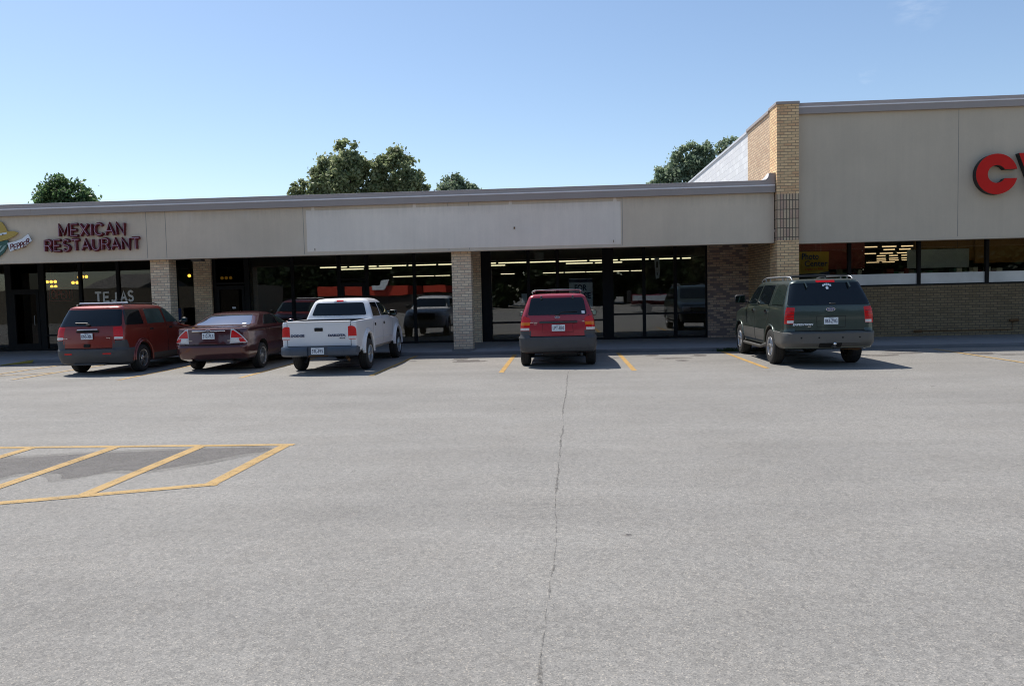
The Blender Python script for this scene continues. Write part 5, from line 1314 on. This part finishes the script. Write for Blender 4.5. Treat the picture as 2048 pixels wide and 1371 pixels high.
# ---- 5: dark green full-size SUV
def suv_green():
    W = 1.0
    K = [(.38, .26, 4.95, .88, .08, .2, .04, .1), (.42, .06, 5.12, .95, .10, .25, .05, .12), (.60, .02, 5.20, .985, .12, .3, .06, .14), (.72, .02, 5.22, .99, .12, .3, .06, .16), (.76, .05, 5.22, .992, .12, .3, .05, .16), (1.0, .06, 5.2, .992, .12, .34, .05, .2), (1.12, .06, 5.06, .985, .11, .38, .05, .22), (1.20, .065, 4.7, .975, .11, .36, .05, .24), (1.24, .07, 4.2, .965, .11, .3, .05, .24), (1.28, .075, 4.05, .955, .11, .24, .05, .22),
         (1.32, .08, 3.98, .945, .11, .22, .05, .2), (1.52, .18, 3.68, .875, .11, .2, .05, .18), (1.72, .28, 3.38, .80, .11, .2, .05, .15), (1.80, .31, 3.24, .765, .11, .2, .05, .12), (1.845, .34, 3.1, .72, .12, .2, .05, .12), (1.87, .42, 2.95, .64, .14, .2, .05, .1), (1.885, .58, 2.7, .48, .14, .2, .04, .05), (1.89, .9, 2.4, .25, .1, .1, .02, .02)]
    c = Car('large_suv', 'dark green full-size SUV with taupe lower trim, rightmost of the parked vehicles', 'suv', (5.36, 16.42, 0), (.925, .975, .955), K, 'p_green')
    ra, fa, r = 1.17, 4.19, .395
    c.arches(ra, fa, .99, r, 1.13, .36); c.finish_body()
    BK = [(.39, .24, 1.3, .89, .14, .05, .04, 0), (.45, .04, 1.3, .965, .16, .05, .06, 0), (.53, -.03, 1.3, 1.0, .18, .05, .08, 0), (.73, -.04, 1.3, 1.005, .18, .05, .08, 0), (.755, -.02, 1.3, 1.005, .18, .05, .08, 0), (.765, .03, 1.3, .99, .16, .05, .08, 0)]
    bv, bf = c.add_hull(BK, 0, .02)
    bm_ = cut(mk(bv, bf, ['clad_tan', 'under']), [cyl(sx * .6, sx * 1.3, ra, r * 1.03, r * 1.13) for sx in (-1, 1)] + [boxs(-1.2, 1.2, ra - .02, 1.6, 0, 1.2)])
    bm_.shade_smooth(); bm_.set_sharp_from_angle(angle=R(35))
    bo = bpy.data.objects.new('rear_bumper', bm_); C.objects.link(bo); bo.parent = c.root
    c.rebvh([(bv, bf)])
    c.pan('hitch_recess', rpoly([(-.24, .43), (.24, .43), (.24, .53), (-.24, .53)], .02), 'rear', 'seam', .004, bo)
    mb = MB(); mb.tube([(.04, -.02, .46), (.04, -.16, .46)], .03, 8); mb.build('hitch', 'rim_dark', bo, 40)
    bm = bmesh.new(); bmesh.ops.create_uvsphere(bm, u_segments=16, v_segments=10, radius=.035); me = bpy.data.meshes.new('tow_ball'); bm.to_mesh(me); bm.free(); me.materials.append(M['chrome']); me.shade_smooth()
    o = bpy.data.objects.new('tow_ball', me); C.objects.link(o); o.parent = bo; o.location = (.04, -.15, .52)
    for sx in (-1, 1):
        c.pan('bumper_end', corner(.985, [(-.17, .76), (-.16, .92), (.14, .93), (.24, .87), (.34, .76)]), 'corner', 'p_green', .010, bo, sx)
        for x in (.62, .25):
            c.pan('sensor', rpoly([(sx * x - .018, .625), (sx * x + .018, .625), (sx * x + .018, .66), (sx * x - .018, .66)], .015), 'rear', 'seam', .004, bo)
    tg = c.pan('tailgate', rpoly([(-.80, .80), (.80, .80), (.86, 1.30), (-.86, 1.30)], .06), 'rear', 'p_green', .008)
    mb = MB(); c.line(mb, [(-.872, 1.30), (-.835, .95), (-.80, .80), (-.76, .785), (.76, .785), (.80, .80), (.835, .95), (.872, 1.30)], 'rear', .018); mb.build('gap', 'seam', tg)
    c.oval(.02, 1.235, .065, .10, .040, tg)
    c.plate('063-ZVG', .03, .99, .058, tg)
    c.writing('EXPEDITION', -.79, -.35, .90, .945, .058, 'plate', tg, .04, .25, 'lettering'); c.writing('XLT', -.47, -.40, .865, .885, .058, 'chrome', tg, .01, name='lettering')
    mb = MB(); c.line(mb, [(-.28, 1.09), (.34, 1.09), (.33, .86), (-.27, .86), (-.28, 1.09)], 'rear', .007, .0095); mb.build('plate_recess_edge', 'seam', tg)
    rg = c.pan('rear_window', rpoly([(-.88, 1.325), (.88, 1.325), (.74, 1.795), (-.74, 1.795)], .05), 'rear', 'cglass', .008)
    mb = MB(); mb.tube([(.08, .08, 1.35), (.05, .12, 1.385), (-.42, .12, 1.36)], .010, 6); mb.rbox(.0, .14, .07, .11, 1.335, 1.37, .012); mb.build('wiper', 'black', rg)
    for x in (-.46, .46):
        mb = MB(); mb.tube([(x, .285, 1.82), (x + .03, .22, 1.70)], .018, 8); mb.build('hinge', 'p_green', rg, 50)
    c.pan('high_brake_light', rpoly([(-.21, 1.80), (.19, 1.80), (.19, 1.845), (-.21, 1.845)], .01), 'rear', 'lens_red', .012)
    mb = MB()
    for a in (-40, -20, 0, 20, 40):
        x = .01 + .12 * math.sin(R(a)); z = 1.66 + .10 * math.cos(R(a)); c.panel(mb, [(x - .018, z - .022), (x + .018, z - .022), (x + .018, z + .022), (x - .018, z + .022)], 'rear', .012, 0, .05, 0)
    c.panel(mb, rpoly([(-.02, 1.655), (.04, 1.655), (.035, 1.72), (-.015, 1.72)], .02), 'rear', .012, 0, .05, 0); mb.build('window_sticker', 'plate', rg)
    for sx in (-1, 1):
        o = c.pan('taillight', rpoly(corner(.985, [(-.13, .94), (-.145, 1.28), (.05, 1.285), (.07, 1.22), (.10, .94)]), .02), 'corner', 'lens_red', .014, sx=sx)
        c.pan('reversing_lamp', corner(.985, [(-.125, .95), (-.128, 1.01), (.02, 1.01), (.02, .95)]), 'corner', 'lens_white', .019, parent=o, sx=sx)
        mb = MB()
        for z in (1.06, 1.13, 1.20): c.line(mb, [((.985 - .13) / S2, z), ((.985 + .07) / S2, z)], 'corner', .007, .0165, sx=sx)
        mb.build('lens_rib', 'maroon', o)
        c.pan('quarter_window', rpoly([(.30, 1.335), (1.18, 1.335), (1.12, 1.765), (.50, 1.775)], .04), 'side', 'cglass2', .007, sx=sx)
        mb = MB(); c.line(mb, [(.30, 1.325), (1.20, 1.325)], 'side', .008, .008, sx=sx); c.line(mb, [(1.26, 1.32), (3.9, 1.30)], 'side', .01, .012, sx=sx); mb.build('window_trim', 'chrome', c.root)
        d = c.pan('rear_door', [(1.70, .55), (1.66, .74), (1.50, .90), (1.28, 1.05), (1.28, 1.81), (2.42, 1.82), (2.50, 1.3), (2.50, .55)], 'side', 'p_green', .004, sx=sx)
        c.pan('window', rpoly([(1.36, 1.335), (2.42, 1.335), (2.34, 1.765), (1.36, 1.765)], .04), 'side', 'cglass', .009, parent=d, sx=sx)
        d2 = c.pan('front_door', [(2.525, .55), (2.525, 1.3), (2.44, 1.82), (2.95, 1.82), (3.3, 1.7), (3.82, 1.31), (3.82, .55)], 'side', 'p_green', .004, sx=sx)
        c.pan('window', rpoly([(2.55, 1.335), (3.70, 1.33), (3.16, 1.72), (2.46, 1.765)], .04), 'side', 'cglass', .009, parent=d2, sx=sx)
        for dd, y in ((d, 1.42), (d2, 2.62)): c.pan('handle', rpoly([(y, 1.16), (y + .17, 1.16), (y + .17, 1.205), (y, 1.205)], .015), 'side', 'chrome', .03, parent=dd, sx=sx)
        mb = MB(); c.line(mb, [(2.512, .55), (2.512, 1.82)], 'side', .018, .002, sx=sx); c.line(mb, [(3.84, .55), (3.84, 1.28)], 'side', .014, .002, sx=sx); mb.build('gap', 'seam', d)
        c.pan('door_cladding', [(1.68, .50), (1.63, .76), (2.49, .76), (2.49, .50)], 'side', 'clad_tan', .012, parent=d, sx=sx)
        c.pan('door_cladding', [(2.53, .50), (2.53, .76), (3.72, .76), (3.68, .50)], 'side', 'clad_tan', .012, parent=d2, sx=sx)
        mb = MB(); mb.tube([(sx * .93, 1.66, .42), (sx * 1.03, 1.82, .36), (sx * 1.03, 3.5, .36), (sx * .93, 3.68, .42)], .035, 8, flat=.7)
        mb.box(min(sx * .7, sx * 1.0), max(sx * .7, sx * 1.0), 1.9, 3.4, .35, .37); mb.build('running_board', 'clad_tan', c.root, 60)
        mb = MB(); x = sx * .66
        mb.tube([(x, .55, 1.86), (x, .62, 1.925), (x, 1.0, 1.945), (x, 2.6, 1.945), (x, 2.95, 1.90), (x, 3.05, 1.85)], .019, 8)
        for y in (.85, 1.25, 2.3, 2.7): mb.tube([(x, y, 1.86), (x, y, 1.94)], .014, 6)
        mb.build('roof_rail', 'silver', c.root, 60)
        c.mirror(sx, sx * .985, 3.50, 1.34, .27, .21)
        for y in (ra, fa):
            mb = MB(); P = [(sx * .985, y + .475 * math.cos(R(a)), .41 + .475 * math.sin(R(a))) for a in range(8, 173, 12)]; mb.tube(P, .026, 6); mb.build('wheel_arch_trim', 'p_green', c.root, 70)
    for y in (.80, 2.2):
        mb = MB(); mb.tube([(-.66, y, 1.94), (-.62, y, 1.955), (.62, y, 1.955), (.66, y, 1.94)], .014, 6); mb.build('roof_bar', 'black', c.root, 60)
    c.pan('windscreen', rpoly([(-.78, 1.34), (.78, 1.34), (.68, 1.77), (-.68, 1.77)], .05), 'front', 'cglass', .007)
    for sx in (-1, 1): c.pan('headlight', rpoly([(sx * .55, .85), (sx * .55, 1.03), (sx * .86, 1.03), (sx * .86, .85)], .03), 'front', 'lens_white', .01)
    c.pan('grille', rpoly([(-.48, .80), (.48, .80), (.48, 1.05), (-.48, 1.05)], .05), 'front', 'silver', .01)
    c.under(.35, 4.9, .78, .32, .6, (ra, fa), r)
    mb = MB(); mb.tube([(.90, .28, .45), (.72, .40, .37), (.30, .45, .40), (.25, 1.2, .45)], .035, 8); mb.tube([(-.1, .62, .36), (-.1, .64, .56)], .36, 24); mb.build('exhaust', 'rust', c.root, 40)
    c.wheels(ra, fa, .86, r, .265, 'five', .58)
suv_green()

# ------------------------------------------------------------------ trees
def tree(name, label, loc, H, blobs, leaf, n, size, trunk_r=.3, group='trees behind the shops', seed=1, cat='tree', vert=1.0, proto=None):
    """blobs: (dx, dy, z, rx, ry, rz) ellipsoids of foliage in local space"""
    root = empty(name, loc, label, cat, group)
    rr = random.Random(seed); mb = MB()
    top = max(b[2] for b in blobs)
    zs = [0, H * .2, H * .4, H * .6, top]; px_ = 0; P = []
    for z in zs: P.append((px_, rr.uniform(-.1, .1), z)); px_ += rr.uniform(-.25, .25)
    mb.tube(P, [trunk_r, trunk_r * .85, trunk_r * .65, trunk_r * .45, trunk_r * .12], 9)
    for b in blobs:
        z0 = max(H * .25, b[2] - abs(b[0]) * .8 - b[5]); mb.tube([(0, 0, z0), (b[0] * .5, b[1] * .5, (z0 + b[2]) / 2), (b[0], b[1], b[2])], [trunk_r * .4, trunk_r * .25, trunk_r * .08], 6)
    mb.build('trunk', 'bark', root, 60)
    vol = [b[3] * b[4] * b[5] for b in blobs]; tv = sum(vol); vs = []; fs = []
    for b, v in zip(blobs, vol):
        # each blob is made of twig clumps so that sky shows through between them
        nc = max(8, int(90 * v / tv) + 14); cl = []
        for _ in range(nc):
            d = Vector((rr.gauss(0, 1), rr.gauss(0, 1), rr.gauss(0, 1))).normalized() * (rr.uniform(.35, 1) ** .45)
            cl.append((b[0] + d.x * b[3], b[1] + d.y * b[4], b[2] + d.z * b[5]))
        cr = (b[3] * b[4] * b[5]) ** (1 / 3) * .27
        for k in range(int(n * v / tv)):
            cx, cy, cz = rr.choice(cl)
            d = Vector((rr.gauss(0, 1), rr.gauss(0, 1), rr.gauss(0, .8 * vert))) * cr * .55
            p = Vector((cx, cy, cz)) + d
            a = Vector((rr.gauss(0, 1), rr.gauss(0, 1), rr.gauss(0, 1) + .3)).normalized(); t = a.orthogonal().normalized(); t.rotate(Matrix.Rotation(rr.uniform(0, 6.28), 3, a)); u = a.cross(t)
            s_ = size * rr.uniform(.55, 1.25); i = len(vs)
            vs += [p - t * s_ * .5, p + u * s_ * .32 - t * s_ * .05, p + t * s_ * .55, p - u * s_ * .32 + t * s_ * .02]; fs.append((i, i + 1, i + 2, i + 3))
    me = bpy.data.meshes.new('crown'); me.from_pydata([tuple(v) for v in vs], [], fs); me.materials.append(M[leaf]); me.update()
    o = bpy.data.objects.new('crown', me); C.objects.link(o); o.parent = root
    return root
def copy_tree(root, loc, rz, s, label, group):
    r = root.copy(); C.objects.link(r); r.location = loc; r.rotation_euler = (0, 0, rz); r.scale = (s, s, s)
    r['label'] = label; r['group'] = group
    for ch in list(root.children): c = ch.copy(); C.objects.link(c); c.parent = r
    return r
# pine far left (X -47.9..-41.2, top 13.1 m at Y 70)
tree('pine_tree', 'rounded dark green pine rising behind the roof above the restaurant sign', (-44.6, 70, 0), 13, [(0, 0, 10.3, 2.3, 2.2, 2.4), (-1.7, 0, 9.4, 1.7, 1.6, 1.7), (1.6, .3, 10.2, 1.4, 1.5, 1.7), (2.5, -.2, 9.2, 1.2, 1.3, 1.5), (-2.6, .2, 8.8, .9, 1, 1.1), (.3, 0, 11.9, .9, .9, .9)], 'leaf3', 15000, .36, .32, seed=3, vert=1.2)
tree('broadleaf_tree', 'small broadleaf tree top just left of the tallest tree behind the roof', (-23.0, 71, 0), 12, [(0, 0, 10.9, 1.0, 1.0, 1.3), (-.6, 0, 10.2, .9, .9, .9), (.5, .2, 10.1, 1.0, .9, .8)], 'leaf', 3000, .36, .2, seed=5)
tree('broadleaf_tree', 'tallest tree behind the roof, loose broadleaf crown with a peak', (-19.0, 70, 0), 15.5, [(0, 0, 11.8, 2.0, 2.2, 2.6), (-1.7, 0, 12.2, 1.3, 1.3, 1.9), (.4, 0, 14.4, .95, .9, 1.2), (1.3, .3, 13.0, 1.1, 1.2, 1.2), (-2.3, .2, 11.5, 1.0, .9, 1.2), (-1.5, 0, 10.0, 1.9, 1.5, 1.4), (1.2, 0, 10.3, 1.6, 1.4, 1.5)], 'leaf', 16000, .36, .34, seed=9)
tree('broadleaf_tree', 'dense rounded tree behind the roof, right half of the tall pair', (-14.7, 70.6, 0), 14.5, [(0, 0, 12.2, 1.8, 1.8, 2.2), (.1, 0, 13.6, 1.1, 1, 1.0), (1.3, 0, 11.4, 1.3, 1.3, 1.6), (2.3, .1, 10.3, 1.1, 1.1, 1.3), (-1.2, 0, 11.0, 1.3, 1.3, 1.6), (0, 0, 10.0, 2.1, 1.5, 1.4)], 'leaf', 16500, .35, .32, seed=12)
tree('broadleaf_tree', 'thin grey-green tree right of the tall pair behind the roof', (-10.3, 76, 0), 13.5, [(0, 0, 11.3, 1.2, 1.2, 1.7), (.5, 0, 12.3, .7, .7, .8), (-.9, 0, 10.7, 1.1, 1, 1.1), (1.1, 0, 10.9, .6, .6, .9)], 'leaf2', 5000, .30, .2, seed=14)
tree('broadleaf_tree', 'small sparse tree, last one to the right behind the low roof', (-8.5, 76, 0), 12.5, [(0, 0, 11.0, .8, .8, 1.3), (-.3, 0, 10.2, .9, .9, .8), (.5, .1, 10.2, .6, .6, .8)], 'leaf2', 2600, .30, .18, seed=15)
tree('broadleaf_tree', 'broad airy tree behind the white painted wall', (10.9, 71, 0), 14.8, [(.3, 0, 13.2, 1.3, 1.3, 1.1), (-.6, 0, 12.3, 1.4, 1.3, 1.4), (1.4, .2, 13.0, 1.2, 1.1, 1.2), (.3, 0, 11.2, 2.3, 1.8, 1.5), (-1.9, 0, 11.2, 1.0, 1.0, 1.2), (-2.7, 0, 10.3, .9, .9, .9), (1.6, 0, 11.2, 1.4, 1.4, 1.6), (0, 0, 9.8, 2.8, 1.5, 1.0)], 'leaf2', 15000, .32, .3, seed=21)
tree('broadleaf_tree', 'tree tip showing over the sloping edge of the white wall', (15.2, 73, 0), 15, [(-.2, 0, 13.9, 1.1, 1.0, 1.1), (.8, 0, 13.5, 1.0, 1, 1.1), (.2, 0, 12.2, 1.6, 1.2, 1.3)], 'leaf2', 3600, .32, .25, seed=22)

# ------------------------------------------------------------------ across the lot, seen only mirrored in the shop glass
M['leaf_far'] = m_leaf('dark_far_leaves', (.02, .04, .014), (.05, .075, .03))
T0 = tree('broadleaf_tree', 'dark tree across the parking lot, mirrored in the shop windows', (2, -46, 0), 13, [(0, 0, 8.5, 3.6, 3, 3.6), (-2, 0, 6.0, 2.6, 2.4, 2.6), (2.1, .3, 6.6, 2.6, 2.4, 3.0), (0, 0, 11, 2.0, 2, 2), (0, 0, 3.6, 3.6, 2.6, 2.4), (-1.8, .5, 1.6, 2.6, 1.6, 1.5), (1.8, -.3, 1.5, 2.6, 1.6, 1.5)], 'leaf_far', 6500, .9, .35, group='trees across the parking lot', seed=31)
rr = random.Random(77)
for i in range(17):
    copy_tree(T0, (-50 + i * 6.6 + rr.uniform(-1, 1), -57 + rr.uniform(-2, 2), 0), rr.uniform(0, 6), rr.uniform(.9, 1.25), 'dark tree across the parking lot, mirrored in the shop windows', 'trees across the parking lot')
for i in range(19):
    x = -46 + i * 5.6 + rr.uniform(-1.2, 1.2)
    if abs(x - 2) < 2: continue
    copy_tree(T0, (x, -46 + rr.uniform(-5, 5), 0), rr.uniform(0, 6), rr.uniform(.75, 1.15), 'dark tree across the parking lot, mirrored in the shop windows', 'trees across the parking lot')
mb = MB()
B = empty('far_shop', (-30, -16, 0), 'low beige building across the lot, mirrored in the restaurant glass', 'building')
mb.box(-52, -27, -24, -14, 0, 2.9); wpart(mb, 'wall', simple('beige_far_wall', (.17, .145, .11), .9), B)
mb = MB(); mb.prismx([(-14, 2.9), (-24, 2.9), (-19, 4.2)], -41, -36); wpart(mb, 'roof', 'joint', B)
B = empty('red_roofed_shop', (-14, -26, 0), 'shop with a red sign band across the lot, mirrored beside the pickup', 'building')
mb = MB(); mb.box(-24, -8, -34, -26, 0, 1.75); wpart(mb, 'wall', simple('brown_far_wall', (.06, .05, .045), .9), B)
mb = MB(); mb.box(-24.2, -15.2, -34.2, -25.7, 1.75, 2.7); mb.box(-13.6, -11.4, -34.2, -25.7, 1.9, 2.6); mb.box(-9.8, -8.2, -34.2, -25.7, 2.1, 2.5); wpart(mb, 'sign_band', simple('red_far_band', (.55, .05, .02), .6), B)
mb = MB(); mb.prism([(-18.6, 2.3), (-17.4, 2.35), (-16.9, 3.3), (-17.7, 3.2), (-17.8, 2.8), (-18.6, 2.8)], -25.6, -25.4); wpart(mb, 'white_sign', 'plate', B)
# boat on its trailer
BT = empty('boat', (7.3, -9, 0), 'red and white speedboat on a trailer, mirrored in the right-hand glass', 'boat')
mb = MB()
hull = []
for k in range(11):
    t = k / 10; x = 5.2 + t * 4.6; wd = .95 * (1 - max(0, t - .55) ** 1.7 * 2.9); zk = .55 + .35 * max(0, t - .6) * 2.2
    hull.append([(x, -9 - wd, 1.25 + t * .15), (x, -9 - wd * .85, .85 + t * .1), (x, -9, zk), (x, -9 + wd * .85, .85 + t * .1), (x, -9 + wd, 1.25 + t * .15), (x, -9, 1.32 + t * .15)])
vs = [p for h in hull for p in h]; fs = []; mi = []
for k in range(10):
    for i in range(6): j = (i + 1) % 6; mb.add([vs[k * 6 + i], vs[k * 6 + j], vs[(k + 1) * 6 + j], vs[(k + 1) * 6 + i]], [(0, 1, 2, 3)], 1 if i in (0, 3) else 0)
mb.add(vs[:6], [(0, 1, 2, 3, 4, 5)]); wpart(mb, 'hull', ['maroon', 'plate'], BT)
mb = MB(); mb.prismx([(-9.5, 1.35), (-9.35, 1.75), (-8.65, 1.75), (-8.5, 1.35)], 7.4, 7.45); wpart(mb, 'windscreen', 'cglass', BT)
mb = MB(); mb.rbox(4.85, 5.2, -9.2, -8.8, .75, 1.6, .06); wpart(mb, 'outboard_motor', 'black', BT)
mb = MB(); mb.box(5.2, 10.4, -9.6, -9.5, .42, .5); mb.box(5.2, 10.4, -8.5, -8.4, .42, .5); mb.tube([(6.3, -9.9, .33), (6.3, -8.1, .33)], .04, 8)
for y in (-9.95, -8.05): mb.lathe_x([(-.1, .001), (-.1, .3), (.1, .3), (.1, .001)], 0, 0, 0, 4) if 0 else mb.tube([(6.3, y - .09, .33), (6.3, y + .09, .33)], .33, 24)
wpart(mb, 'trailer', 'frame_grey', BT, 40)
